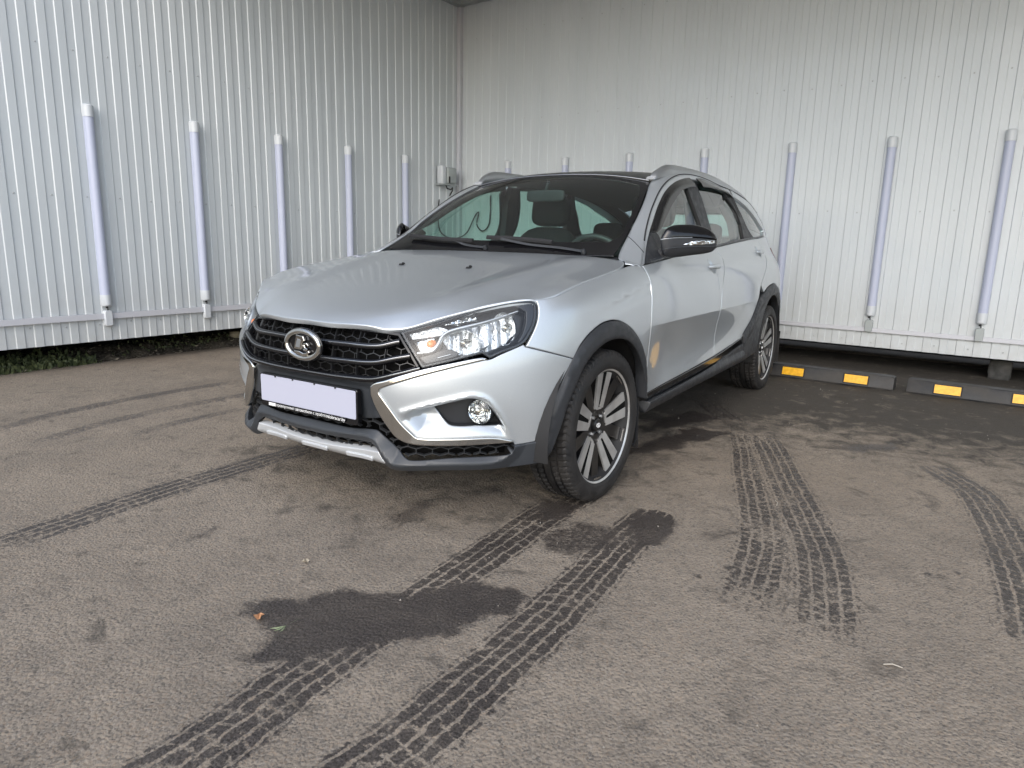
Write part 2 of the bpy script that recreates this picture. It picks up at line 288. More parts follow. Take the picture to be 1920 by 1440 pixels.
FT={
'HL':[(0.411, 0.727), (0.515, 0.755), (0.628, 0.787), (0.724, 0.813), (0.822, 0.833), (0.903, 0.841), (0.931, 0.838), (0.936, 0.824), (0.934, 0.8), (0.925, 0.769), (0.907, 0.736), (0.869, 0.692), (0.783, 0.659), (0.745, 0.643), (0.719, 0.66), (0.616, 0.635), (0.507, 0.609), (0.46, 0.671)],
'GR_R':[(0.412, 0.723), (0.46, 0.668), (0.503, 0.608)],
'GR_bot':[(0.501, 0.606), (0.413, 0.581), (0.33, 0.559), (0.236, 0.554), (0.15, 0.552)],
'CO':[(0.736, 0.641), (0.718, 0.649), (0.616, 0.631), (0.507, 0.606), (0.433, 0.583), (0.376, 0.562), (0.338, 0.55), (0.322, 0.537), (0.323, 0.501), (0.351, 0.439), (0.402, 0.371), (0.424, 0.355), (0.457, 0.342), (0.521, 0.335), (0.67, 0.335), (0.835, 0.339)],
'CI':[(0.831, 0.346), (0.759, 0.36), (0.61, 0.36), (0.493, 0.362), (0.469, 0.379), (0.428, 0.42), (0.394, 0.466), (0.353, 0.52), (0.358, 0.532), (0.39, 0.546), (0.496, 0.583), (0.609, 0.614), (0.726, 0.641)],
'SEAMB':[(0.874, 0.683), (0.967, 0.659), (1.081, 0.627)],
'BBOT':[(0.953, 0.342), (0.914, 0.334), (0.842, 0.327)],
'CLB':[(0.966, 0.24), (0.944, 0.248), (0.838, 0.24), (0.736, 0.237), (0.559, 0.238), (0.396, 0.231), (0.357, 0.24)],
'LMESH':[(0.25, 0.406), (0.367, 0.421), (0.401, 0.368), (0.457, 0.339), (0.521, 0.333), (0.675, 0.332), (0.836, 0.329), (0.828, 0.3), (0.77, 0.291), (0.618, 0.289), (0.467, 0.28), (0.438, 0.291), (0.351, 0.361), (0.321, 0.374), (0.206, 0.366), (0.104, 0.365)],
'LIP':[(0.04, 0.337), (0.202, 0.343), (0.323, 0.341), (0.361, 0.292), (0.391, 0.264), (0.404, 0.26), (0.618, 0.267), (0.734, 0.266), (0.795, 0.279), (0.831, 0.311), (0.838, 0.325)],
'MESH2':[(0.093, 0.318), (0.305, 0.324), (0.337, 0.297), (0.191, 0.285), (0.082, 0.279)],
'SKID':[(0.085, 0.286), (0.191, 0.285), (0.327, 0.287), (0.364, 0.244), (0.278, 0.229), (0.14, 0.224), (0.023, 0.224)],
'PSUR':[(0.15, 0.548), (0.236, 0.551), (0.33, 0.555), (0.322, 0.545), (0.323, 0.501), (0.367, 0.423), (0.25, 0.402)],
'ARCH_O':[(0.953, 0.342), (0.979, 0.466), (1.025, 0.549), (1.075, 0.627), (1.123, 0.675), (1.185, 0.713), (1.281, 0.743), (1.389, 0.744), (1.498, 0.714), (1.581, 0.671), (1.651, 0.613), (1.698, 0.544), (1.721, 0.478), (1.73, 0.389)],
'ARCH_I':[(0.966, 0.241), (0.988, 0.283), (1.021, 0.375), (1.084, 0.519), (1.162, 0.6), (1.251, 0.644), (1.336, 0.672), (1.442, 0.671), (1.536, 0.646), (1.591, 0.59), (1.703, 0.471)],
'RARCH_O':[(3.397, 0.492), (3.588, 0.598), (3.713, 0.708), (3.852, 0.72), (3.928, 0.763), (4.127, 0.781)],
'RARCH_I':[(3.813, 0.565), (3.964, 0.638), (4.056, 0.674), (4.272, 0.692)],
'FD_front':[(1.744, 0.954), (1.758, 0.913), (1.762, 0.867), (1.746, 0.741), (1.74, 0.624), (1.735, 0.505), (1.743, 0.387)],
'BSEAM':[(2.786, 0.424), (2.8, 0.631), (2.833, 0.81), (2.956, 0.932), (3.01, 0.974), (2.982, 1.022)],
'BELT':[(1.778, 0.959), (2.081, 0.983), (2.545, 1.012), (2.996, 1.039), (3.373, 1.064), (3.698, 1.085), (4.063, 1.103), (4.571, 1.124)],
'RD_rear':[(4.122, 1.093), (4.21, 1.076), (4.269, 1.033), (4.035, 0.922), (3.857, 0.839), (3.719, 0.772)],
'SILLT':[(1.743, 0.387), (2.786, 0.424), (3.397, 0.472)],
'SILLB':[(1.778, 0.299), (2.793, 0.314), (3.432, 0.309)],
'HAND':[(2.723, 0.93), (4.004, 1.018)],
'FOGR':[(0.541, 0.471), (0.61, 0.486), (0.679, 0.492), (0.726, 0.484), (0.762, 0.447), (0.794, 0.403), (0.711, 0.404), (0.61, 0.406), (0.581, 0.426)],
'FOGL':[(0.712, 0.452)],
'SCOOP':[(0.436, 0.452), (0.525, 0.479), (0.617, 0.501), (0.677, 0.513), (0.718, 0.507), (0.747, 0.487), (0.803, 0.41), (0.831, 0.346), (0.759, 0.36), (0.61, 0.36), (0.493, 0.362), (0.469, 0.379), (0.428, 0.42)],
'BAR1':[(0.088, 0.669), (0.203, 0.671), (0.332, 0.673), (0.4, 0.688), (0.428, 0.694)],
'BAR2':[(0.118, 0.611), (0.213, 0.613), (0.329, 0.618), (0.409, 0.636), (0.474, 0.649)],
'FRO':[(1.744, 0.954), (1.918, 1.055), (2.016, 1.125), (2.147, 1.215), (2.313, 1.311), (2.463, 1.37), (2.647, 1.414), (2.827, 1.433), (3.018, 1.439), (3.215, 1.434), (3.415, 1.421), (3.76, 1.406), (4.072, 1.371), (4.298, 1.327), (4.581, 1.255), (4.761, 1.169), (4.667, 1.123)],
'DLR':[(1.779, 0.96), (2.018, 1.098), (2.099, 1.146), (2.241, 1.238), (2.382, 1.311), (2.551, 1.365), (2.72, 1.397), (2.831, 1.411), (3.044, 1.42), (3.203, 1.417), (3.408, 1.404), (3.695, 1.377), (3.947, 1.342), (4.141, 1.3), (4.401, 1.238), (4.634, 1.168), (4.477, 1.123)],
'VFT':[(2.011, 1.098), (2.102, 1.153), (2.244, 1.243), (2.376, 1.314), (2.547, 1.372), (2.716, 1.406), (2.828, 1.42)],
'VFL':[(2.86, 1.372), (2.745, 1.361), (2.592, 1.33), (2.442, 1.27), (2.296, 1.199), (2.172, 1.132), (2.111, 1.11)],
'VRT':[(2.949, 1.427), (3.056, 1.435), (3.215, 1.431), (3.418, 1.418), (3.608, 1.398), (3.715, 1.385)],
'VRL':[(3.638, 1.356), (3.58, 1.386), (3.288, 1.392), (2.999, 1.383)],
'BPF':[(2.758, 1.373), (2.77, 1.349), (2.816, 1.259), (2.86, 1.162), (2.861, 1.09), (2.826, 1.034)],
'BPR':[(3.028, 1.048), (3.05, 1.143), (3.029, 1.265), (2.973, 1.375), (2.952, 1.403)],
'CPF':[(3.549, 1.387), (3.58, 1.357), (3.728, 1.274), (3.788, 1.191), (3.748, 1.095)],
'CPR':[(4.053, 1.108), (3.958, 1.168), (3.856, 1.267), (3.707, 1.36), (3.648, 1.384)],
'MBASE':[(1.778, 0.959), (1.934, 1.051), (2.015, 1.096), (2.071, 1.112), (2.119, 1.09), (2.102, 1.04), (2.081, 0.983)],
'SILLM':[(1.752, 0.351), (2.768, 0.383), (3.385, 0.428)],
'HLBROW':[(0.486, 0.654), (0.541, 0.664), (0.559, 0.684), (0.576, 0.714), (0.608, 0.731), (0.744, 0.762), (0.865, 0.798)],
'HLIND':[(0.47, 0.691), (0.543, 0.707), (0.552, 0.68), (0.534, 0.664), (0.493, 0.652)],
'HLDRL':[(0.516, 0.748), (0.616, 0.776), (0.688, 0.788), (0.72, 0.772), (0.676, 0.761), (0.576, 0.748)],
'HLGREY':[(0.429, 0.722), (0.516, 0.745), (0.576, 0.743), (0.6, 0.734), (0.57, 0.715), (0.548, 0.711), (0.457, 0.697)],
'HLB1':[(0.655, 0.685)],
'HLB2':[(0.811, 0.734)],
}
TR={
'T1':[(1.842, 0.817), (1.786, 0.821), (1.664, 0.812), (1.516, 0.793), (1.357, 0.788), (1.176, 0.788), (0.955, 0.782), (0.747, 0.774), (0.536, 0.763), (0.328, 0.751), (0.07, 0.751)],
'T2':[(1.619, 1.139), (1.485, 1.15), (1.329, 1.147), (1.147, 1.147), (0.895, 1.145), (0.629, 1.13), (0.326, 1.106), (0.091, 1.101)],
'T3':[(1.709, -0.56), (1.604, -0.604), (1.413, -0.623), (1.194, -0.645), (0.941, -0.664), (0.661, -0.661), (0.301, -0.658), (0.01, -0.668)],
'T4':[(1.104, -2.17), (0.988, -2.223), (0.586, -2.345), (0.155, -2.376), (-0.288, -2.36), (-0.584, -2.294)],
'T5':[(0.718, -1.556), (0.361, -1.618), (0.128, -1.618), (-0.13, -1.618)],
'T6':[(-1.587, 1.036), (-1.083, 1.235), (-0.756, 1.352), (-0.314, 1.517), (0.024, 1.634), (0.345, 1.704), (0.604, 1.747)],
'T7':[(-1.292, 2.041), (-1.058, 2.168), (-0.708, 2.236), (-0.339, 2.28), (-0.04, 2.3), (0.176, 2.306)],
'T8':[(-2.28, 0.517), (-1.818, 0.808), (-1.525, 1.052)],
}
PU={
'P1':[(1.393, 0.42), (1.33, 0.432), (1.281, 0.511), (1.153, 0.573), (1.046, 0.712), (0.885, 0.833), (0.852, 0.85), (0.85, 0.969), (0.873, 1.031), (0.98, 1.026), (1.082, 0.979), (1.19, 0.917), (1.259, 0.864), (1.382, 0.794), (1.474, 0.742), (1.519, 0.678), (1.513, 0.628), (1.436, 0.591), (1.411, 0.514), (1.411, 0.468)],
'P2':[(0.476, 0.783), (0.349, 0.833), (0.232, 0.908), (0.206, 1.03), (0.293, 1.112), (0.48, 1.076), (0.59, 0.991), (0.608, 0.898)],
'P3':[(0.194, 1.046), (0.056, 1.031), (-0.005, 1.096), (0.033, 1.18), (0.162, 1.214), (0.29, 1.192), (0.387, 1.133)],
'P4':[(-0.651, 0.668), (-1.035, 0.688), (-1.388, 0.78), (-1.426, 1.018), (-1.06, 0.891), (-0.735, 0.778)],
'P5':[(0.096, 0.611), (0.084, 0.832), (0.281, 0.841), (0.444, 0.704), (0.286, 0.7)],
'P6':[(-1.338, 0.517), (-1.78, 0.647), (-1.7, 0.876), (-1.369, 0.754), (-1.142, 0.613)],
'P7':[(0.097, 1.303), (-0.009, 1.35), (-0.086, 1.429), (-0.192, 1.513), (-0.116, 1.53), (-0.009, 1.449), (0.121, 1.35)],
'P8':[(-1.478, 1.518), (-1.821, 1.797), (-1.619, 1.863), (-1.369, 1.612)],
'P9':[(0.712, 0.252), (0.437, 0.254), (0.431, 0.361), (0.667, 0.399), (0.766, 0.384)],
'P10':[(1.246, -0.162), (1.061, -0.225), (1.045, -0.119), (1.17, -0.094), (1.249, -0.094)],
'P11':[(1.021, -0.848), (0.825, -0.854), (0.83, -0.764), (1.016, -0.733)],
'P12':[(-0.919, 1.981), (-0.895, 2.002), (-0.716, 2.015), (-0.733, 1.99)],
'S':[(0.427, 1.399), (0.421, 1.42), (0.444, 1.424), (0.453, 1.406)],
'S2':[(0.313, 1.455), (0.295, 1.487), (0.33, 1.49), (0.341, 1.469)],
'S3':[(-0.035, 2.017), (-0.047, 2.041), (-0.018, 2.038), (-0.01, 2.02)],
'S4':[(-0.104, 2.1), (-0.109, 2.121), (-0.084, 2.118), (-0.077, 2.102)],
}
# ------------------------------------------------------------------ panel builder
def curve(pts,res=.010,closed=True,ang=38):
    """smooth curve through 2-D points, keeping sharp corners"""
    p=np.array(pts,float);n=len(p);sharp=[False]*n
    for i in range(n):
        if not closed and i in(0,n-1): sharp[i]=True;continue
        a=p[i]-p[i-1];b=p[(i+1)%n]-p[i];c=np.dot(a,b)/(np.linalg.norm(a)*np.linalg.norm(b)+1e-12)
        sharp[i]=math.degrees(math.acos(max(-1,min(1,c))))>ang
    out=[];m=n if closed else n-1
    for i in range(m):
        p1=p[i];p2=p[(i+1)%n];p0=p[i-1] if not sharp[i] else p1+(p1-p2)*.0+ (p1-p2)*1.0*.0+ (p1*2-p2);p3=p[(i+2)%n] if not sharp[(i+1)%n] else p2*2-p1
        if sharp[i]:p0=2*p1-p2
        if sharp[(i+1)%n]:p3=2*p2-p1
        k=max(1,int(math.ceil(np.linalg.norm(p2-p1)/res)))
        # centripetal-like: scale tangents by chord
        d=np.linalg.norm(p2-p1);t1=(p2-p0)/(np.linalg.norm(p2-p1)+np.linalg.norm(p1-p0)+1e-9)*d;t2=(p3-p1)/(np.linalg.norm(p3-p2)+np.linalg.norm(p2-p1)+1e-9)*d
        for j in range(k):
            t=j/k;out.append((2*t**3-3*t*t+1)*p1+(t**3-2*t*t+t)*t1+(-2*t**3+3*t*t)*p2+(t**3-t*t)*t2)
    if not closed: out.append(p[-1])
    return np.array(out)
def area(p): x,y=p[:,0],p[:,1];return .5*np.sum(x*np.roll(y,-1)-np.roll(x,-1)*y)
def ccw(p): return p if area(p)>0 else p[::-1]
def offset(p,d):
    """inset (d>0) of a ccw loop"""
    a=p-np.roll(p,1,0);b=np.roll(p,-1,0)-p
    na=np.stack([-a[:,1],a[:,0]],1);nb=np.stack([-b[:,1],b[:,0]],1)
    na/=np.linalg.norm(na,axis=1)[:,None]+1e-12;nb/=np.linalg.norm(nb,axis=1)[:,None]+1e-12
    m=na+nb;l=np.linalg.norm(m,axis=1)[:,None]+1e-9;m/=l;c=np.clip((m*na).sum(1),.45,1)[:,None]
    return p+m*d/c
def pip(P_,poly):
    x,y=P_[:,0],P_[:,1];r=np.zeros(len(P_),bool);n=len(poly)
    for i in range(n):
        x1,y1=poly[i];x2,y2=poly[(i+1)%n]
        if y1==y2:continue
        c=((y1>y)!=(y2>y))&(x<(x2-x1)*(y-y1)/(y2-y1)+x1);r^=c
    return r
def pdist(P_,poly,closed=True):
    d=np.full(len(P_),1e9);n=len(poly)
    for i in range(n if closed else n-1):
        a=poly[i];b=poly[(i+1)%n];ab=b-a;t=np.clip(((P_-a)@ab)/(ab@ab+1e-12),0,1);q=np.linalg.norm(P_-(a+t[:,None]*ab),axis=1);d=np.minimum(d,q)
    return d
def nrm(f,s,z,e=1.5e-3):
    n=np.cross(f(s+e,z)-f(s-e,z),f(s,z+e)-f(s,z-e));return n/(np.linalg.norm(n,axis=1)[:,None]+1e-12)
def surfP(off=0,disp=None,press=True):
    def f(s,z):
        o=off+(disp(s,z) if disp is not None else 0)
        return P(s,z,o,press)
    return f
def panel(name,poly,m,parent,f,holes=(),gap=.0015,edge=.004,depth=.016,res=.028,raw=False,creases=()):
    loops=[]
    for k,q in enumerate([poly]+list(holes)):
        q=np.array(q,float) if raw else curve(q)
        q=ccw(q)
        if k>0:q=q[::-1]
        loops.append(q)
    outer=[offset(q,gap) for q in loops];inner=[offset(q,gap+edge) for q in loops]
    V2=[];E=[]
    for q in inner:
        b=len(V2);V2+=[tuple(v) for v in q];E+=[(b+i,b+(i+1)%len(q)) for i in range(len(q))]
    nb=len(V2)
    lo=inner[0].min(0);hi=inner[0].max(0)
    gx,gy=np.meshgrid(np.arange(lo[0]+res/2,hi[0],res),np.arange(lo[1]+res/2,hi[1],res));G=np.stack([gx.ravel(),gy.ravel()],1)
    if len(G):
        G[:,0]+=(np.round((G[:,1]-lo[1])/res).astype(int)%2)*res*.5
        k=pip(G,inner[0])
        for h in inner[1:]:k&=~pip(G,h)
        G=G[k]
        for q in inner:
            if len(G):G=G[pdist(G,q)>res*.35]
        V2+=[tuple(v) for v in G]
    for c in creases:
        c=np.array(c,float)
        if inner[0][:,0].max()<0 and c[:,0].mean()>0: c=c*[-1,1]
        ok=pip(c,inner[0])&(pdist(c,inner[0])>res*.4)
        for h in inner[1:]: ok&=~pip(c,h)&(pdist(c,h)>res*.4)
        if len(G):
            dd=pdist(G,c,False);keep=dd>res*.35;V2=V2[:nb+0]+[tuple(v) for v in G[keep]]+V2[nb+len(G):];G=G[keep]
        for i in range(len(c)-1):
            if ok[i] and ok[i+1]:
                b=len(V2);V2+=[tuple(c[i]),tuple(c[i+1])];E.append((b,b+1))
    r=delaunay_2d_cdt([Vector(v) for v in V2],E,[],0,1e-7)
    vv=np.array([(v.x,v.y) for v in r[0]]);orig=r[3]
    tri=np.array([t for t in r[2] if len(t)==3])
    cen=vv[tri].mean(1);k=pip(cen,inner[0])
    for h in inner[1:]:k&=~pip(cen,h)
    tri=tri[k]
    mp={}
    for i,os_ in enumerate(orig):
        for o_ in os_: mp[o_]=i
    Pv=f(vv[:,0],vv[:,1]);Nv=nrm(f,vv[:,0],vv[:,1])
    V=list(Pv);NN=list(Nv);F=[tuple(t) for t in tri]
    b0=0
    for q_in,q_out in zip(inner,outer):
        n=len(q_in);po=f(q_out[:,0],q_out[:,1]);no=nrm(f,q_out[:,0],q_out[:,1]);pi=f(q_in[:,0],q_in[:,1])
        tdir=po-pi;tdir-=no*(tdir*no).sum(1)[:,None];tdir/=np.linalg.norm(tdir,axis=1)[:,None]+1e-12
        mid=pi+(po-pi)*.7-no*edge*.12;ring=[(mid,no*.85+tdir*.5),(po-no*edge*.55,no*.35+tdir),(po-no*depth,tdir)]
        idx=[[mp.get(b0+i,b0+i) for i in range(n)]]
        for pp,nn in ring:
            nn=nn/(np.linalg.norm(nn,axis=1)[:,None]+1e-12);b=len(V);V+=list(pp);NN+=list(nn);idx.append(list(range(b,b+n)))
        for a_,b_ in zip(idx[:-1],idx[1:]):
            for i in range(n):
                j=(i+1)%n;F.append((a_[j],a_[i],b_[i],b_[j]))
        b0+=n
    return mesh_obj(name,V,F,m,parent,normals=NN)
def mir(p): return [(-a,b) for a,b in p][::-1]
def both(name,poly,m,parent,f,holes=(),**k):
    """same panel on both sides of the car; returns (left,right)"""
    a=panel(name,poly,m,parent[0] if isinstance(parent,tuple) else parent,f,holes,**k)
    b=panel(name,mir(poly),m,parent[1] if isinstance(parent,tuple) else parent,f,[mir(h) for h in holes],**k)
    return a,b
def sym(half):
    """closed polygon symmetric about s=0 from a half path that starts and ends on s=0"""
    return list(half)+[(-a,b) for a,b in half[::-1] if abs(a)>1e-6]
def ribbon(name,path,widths,m,parent,f,h=.008,sharp=40,res=.012,crown=.5,both_sides=False):
    """raised trim strip along a path on the surface (domed section)"""
    q=curve(path,res,closed=False,ang=sharp);n=len(q)
    t=np.gradient(q,axis=0);t/=np.linalg.norm(t,axis=1)[:,None]+1e-12;nn=np.stack([-t[:,1],t[:,0]],1)
    w=np.interp(np.linspace(0,1,n),np.linspace(0,1,len(widths)),widths) if hasattr(widths,'__len__') else np.full(n,widths)
    prof=[(-.5,-.6),(-.5,.35),(-.38,.8),(-.15,1.0),(.15,1.0),(.38,.8),(.5,.35),(.5,-.6)]
    V=[]
    for a,b in prof:
        c=q+nn*(w*a)[:,None];p_=f(c[:,0],c[:,1]);no=nrm(f,c[:,0],c[:,1]);V.append(p_+no*(h*b))
    V=np.array(V).transpose(1,0,2).reshape(-1,3);k=len(prof)
    F=[(i*k+j,i*k+j+1,(i+1)*k+j+1,(i+1)*k+j) for i in range(n-1) for j in range(k-1)]
    F+=[tuple(range(k)),tuple((n-1)*k+j for j in range(k))[::-1]]
    mb=MB();mb.add(V,F);return mb.obj(name,m,parent,auto=50)
def hexnet(name,poly,m,parent,f,w=.05,h=.03,bw=.0035,dep=.012,holes=(),zoff=0,stuff=True,rows_shift=0):
    """honeycomb of elongated cells: short ribbons standing proud, clipped to a polygon"""
    pl=ccw(curve(poly));hl=[curve(q) for q in holes];lo=pl.min(0);hi=pl.max(0);mb=MB()
    segs=[];ny=int((hi[1]-lo[1])/(h*.75))+3;nx=int((hi[0]-lo[0])/w)+3
    x0=round(lo[0]/w)*w
    for j in range(-1,ny):
        for i in range(-1,nx):
            cx=x0+(i+.5*(j%2))*w;cy=lo[1]+rows_shift+j*h*.75
            pts=[(cx,cy+h/2),(cx+w/2,cy+h/4),(cx+w/2,cy-h/4),(cx,cy-h/2)]
            segs+=[(pts[0],pts[1]),(pts[1],pts[2]),(pts[2],pts[3])]
    A=np.array(segs)
    cut=[]
    for a,b in A:
        K=6;ts=np.linspace(0,1,K+1);pp=a+(b-a)*ts[:,None];ok=pip((pp[1:]+pp[:-1])/2,pl)
        for q in hl: ok&=~pip((pp[1:]+pp[:-1])/2,q)
        i=0
        while i<K:
            if ok[i]:
                j=i
                while j<K and ok[j]:j+=1
                cut.append((pp[i],pp[j]));i=j
            else:i+=1
    if not cut:return None
    a=np.array([c[0] for c in cut]);b=np.array([c[1] for c in cut]);d=b-a;d/=np.linalg.norm(d,axis=1)[:,None];n2=np.stack([-d[:,1],d[:,0]],1)*bw/2
    R=[]
    for q in (a-n2,b-n2,b+n2,a+n2):
        p_=f(q[:,0],q[:,1]);no=nrm(f,q[:,0],q[:,1]);R.append((p_,p_-no*dep))
    for i in range(len(cut)):
        T=[R[k][0][i] for k in range(4)];B=[R[k][1][i] for k in range(4)]
        mb.add(T+B,[(0,1,2,3),(0,4,5,1),(1,5,6,2),(2,6,7,3),(3,7,4,0)])
    o=mb.obj(name,m,parent)
    if stuff:o['kind']='stuff'
    return o
def grid(name,f,us,vs,m,parent,flip=False,solid=None,smooth=True):
    U,V_=np.meshgrid(us,vs,indexing='ij');p=f(U.ravel(),V_.ravel());nu,nv=len(us),len(vs)
    F=[(i*nv+j,(i+1)*nv+j,(i+1)*nv+j+1,i*nv+j+1) for i in range(nu-1) for j in range(nv-1)]
    if flip:F=[q[::-1] for q in F]
    o=mesh_obj(name,p,F,m,parent,smooth=smooth)
    if solid:
        mo=o.modifiers.new('solid','SOLIDIFY');mo.thickness=solid;mo.offset=-1
    return o
# ================================================================== setting
def corr_sheet(name,p0,dirv,length,z0,z1,m,parent,n_out,pitch=.12,rib=.0065):
    """one vertically profiled steel sheet: flat crests and flat troughs joined by short slopes"""
    d=Vector((dirv[0],dirv[1],0)).normalized();n=Vector((n_out[0],n_out[1],0)).normalized();V=[];k=int(round(length/pitch));pr=[]
    for i in range(k):
        a=i*pitch;pr+=[(a,0),(a+.055,0),(a+.061,rib),(a+.114,rib)]
    pr.append((k*pitch,0))
    for t,h in pr:
        for z in(z0,z1): V.append(Vector((p0[0],p0[1],0))+d*t+n*h+Vector((0,0,z)))
    F=[(2*i,2*i+2,2*i+3,2*i+1) for i in range(len(pr)-1)]
    return mesh_obj(name,V,F,m,parent,smooth=False)
def wall_mat():
    m=noise_bump(mat('white_steel_sheet',(.74,.76,.77),.38,0,.15),1.7,.004,.25,2)
    p=prin(m);tc=N(m,'ShaderNodeTexCoord');n=N(m,'ShaderNodeTexNoise');n.inputs['Scale'].default_value=1.1;n.inputs['Detail'].default_value=7
    mp=N(m,'ShaderNodeMapping');mp.inputs['Scale'].default_value=(3,3,.25);L(m,tc.outputs['Object'],mp.inputs[0]);L(m,mp.outputs[0],n.inputs['Vector'])
    mx=N(m,'ShaderNodeMix',data_type='RGBA');mx.inputs['A'].default_value=(.535,.575,.600,1);mx.inputs['B'].default_value=(.575,.612,.635,1)
    r=N(m,'ShaderNodeMapRange');r.inputs['From Min'].default_value=.3;r.inputs['From Max'].default_value=.65;L(m,n.outputs['Fac'],r.inputs[0]);L(m,r.outputs[0],mx.inputs['Factor'])
    # splash dirt near the bottom edge
    sx=N(m,'ShaderNodeSeparateXYZ');L(m,tc.outputs['Object'],sx.inputs[0]);n2=N(m,'ShaderNodeTexNoise');n2.inputs['Scale'].default_value=14;n2.inputs['Detail'].default_value=8;L(m,tc.outputs['Object'],n2.inputs['Vector'])
    mr=N(m,'ShaderNodeMapRange');mr.inputs['From Min'].default_value=.22;mr.inputs['From Max'].default_value=.75;mr.inputs['To Min'].default_value=.55;mr.inputs['To Max'].default_value=0;L(m,sx.outputs['Z'],mr.inputs[0])
    mu=N(m,'ShaderNodeMath',operation='MULTIPLY');L(m,mr.outputs[0],mu.inputs[0]);L(m,n2.outputs['Fac'],mu.inputs[1])
    m2=N(m,'ShaderNodeMix',data_type='RGBA');m2.inputs['B'].default_value=(.40,.39,.36,1);L(m,mx.outputs['Result'],m2.inputs['A']);L(m,mu.outputs[0],m2.inputs['Factor']);L(m,m2.outputs['Result'],p.inputs['Base Color'])
    return m
M['wall']=wall_mat()
M['duct']=mat('white_plastic_duct',(.54,.55,.59),.45)
M['diffuser']=mat('milky_diffuser',(.45,.485,.61),.38)
M['cap']=mat('white_plastic_cap',(.56,.59,.62),.35)
M['jbox']=noise_bump(mat('grey_junction_box',(.34,.37,.37),.5),80,.001,.3)
M['steel']=mat('screw_steel',(.42,.44,.45),.4,.2)
M['gapdark']=noise_bump(mat('dark_gap_blocker',(.020,.020,.022),.9),20,.01,.6,6)  # near-black of the added blockers that darken the gap under the walls
M['ceil']=mat('ceiling_sheet',(.66,.67,.68),.5)
ZC=3.81; ZB=.20
CORN=Vector((-4.61,-3.44,0))
LD=Vector((-.3+4.61,-3.65+3.44,0)).normalized()          # along the left wall, away from the corner
RD=Vector((-4.27+4.61,2.16+3.44,0)).normalized()         # along the right wall, away from the corner
LN=Vector((-LD.y,LD.x,0));  RN=Vector((RD.y,-RD.x,0))      # facing the yard
if LN.y<0:LN=-LN
if RN.x<0:RN=-RN
def build_wall(D,Nn,n_sheets,label,left):
    w=empty('steel_clad_wall',CORN);tag(w,label,'wall')
    inv=w.matrix_world.inverted()
    for i in range(n_sheets):
        p=CORN+D*(i*1.2+.004)
        o=corr_sheet('wall_sheet',(p.x-CORN.x,p.y-CORN.y),D,1.2,ZB,ZC,M['wall'],w,Nn)
    # near-black blockers added behind the sheets so the gap beneath stays dark
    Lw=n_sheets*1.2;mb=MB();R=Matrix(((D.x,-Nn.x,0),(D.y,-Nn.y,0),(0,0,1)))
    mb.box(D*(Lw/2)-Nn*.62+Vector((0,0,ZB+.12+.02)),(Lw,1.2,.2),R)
    mb.obj('gap_shade_slab',M['gapdark'],w)
    mb=MB();mb.box(D*(Lw/2)-Nn*1.55+Vector((0,0,.2)),(Lw+2,.1,1.0),R);mb.obj('gap_backdrop',M['gapdark'],w)
    mb=MB();mb.box(D*(Lw/2)-Nn*.03+Vector((0,0,(ZB+ZC)/2)),(Lw,.03,ZC-ZB-.01),R);mb.obj('core_panel',M['duct'],w)
    # rivets / screws
    mb=MB();rows=[.33,1.30,2.34,3.28] if left else [.25,1.36,2.42,3.38]
    for z in rows:
        k=0
        for i in range(int(Lw/.24)):
            t=.026+.24*i+(0.0);q=D*t+Nn*.001+Vector((0,0,z+random.uniform(-.012,.012)))
            mb.lathe([(0,.005),(.004,.0045),(.006,.0015),(.0065,0)],q,Nn,8)
    mb.obj('screw_rows',M['steel'],w,auto=40)['kind']='stuff'
    return w
wl=build_wall(LD,LN,9,'white ribbed steel wall on the left with five tube lamps',True)
wr=build_wall(RD,RN,9,'white ribbed steel wall behind the car with a low slotted gap',False)
# corner angle strip
c=MB();c.box(LN*.03+RN*.03+Vector((0,0,(ZB+ZC)/2)),(.05,.05,ZC-ZB),Matrix(((RN.x,LN.x,0),(RN.y,LN.y,0),(0,0,1))));c.obj('corner_strip',M['duct'],wr)
# ceiling / canopy over the bay
ce=empty('canopy_roof',(CORN.x,CORN.y,ZC));tag(ce,'pale sheet ceiling of the canopy just showing above the corner','canopy')
mb=MB();q=[Vector((0,0,0)),LD*4.5,LD*4.5+RD*11,RD*11]
q=[v-LN*.3*(1 if i in(0,1) else 0)-RN*.3*(1 if i in(0,3) else 0) for i,v in enumerate(q)]
mb.add([*(v for v in q),*(v+Vector((0,0,.25)) for v in q)],[(0,1,2,3),(7,6,5,4),(0,4,5,1),(1,5,6,2),(2,6,7,3),(3,7,4,0)]);mb.obj('ceiling_panel',M['ceil'],ce,auto=30)
mb=MB();mb.sweep([LN*.05+RN*.02+Vector((0,0,-.04)),LN*.05+LD*5+Vector((0,0,-.04))],[(-.04,-.03),(.04,-.03),(.04,.03),(-.04,.03)]);mb.obj('edge_trim',M['jbox'],ce)
mb=MB();mb.sweep([RN*.05+LN*.02+Vector((0,0,-.03)),RN*.05+RD*10.6+Vector((0,0,-.03))],[(-.04,-.03),(.04,-.03),(.04,.03),(-.04,.03)]);mb.obj('edge_trim',M['jbox'],ce)
# cable ducts
def duct(D,Nn,L_,z,w,h,label):
    o=empty('cable_duct',CORN+Vector((0,0,z)));tag(o,label,'cable duct','cable ducts along the wall feet')
    m=MB();m.sweep([D*.06+Nn*.022,D*L_+Nn*.022],[(-h/2,-w/2),(h/2,-w/2),(h/2,w/2),(-h/2,w/2)]);m.obj('duct_channel',M['duct'],o)
    return o
duct(LD,LN,10.6,.395,.044,.022,'white cable duct running along the foot of the left wall')
duct(RD,RN,10.6,.352,.034,.022,'white cable duct running along the wall behind the car')
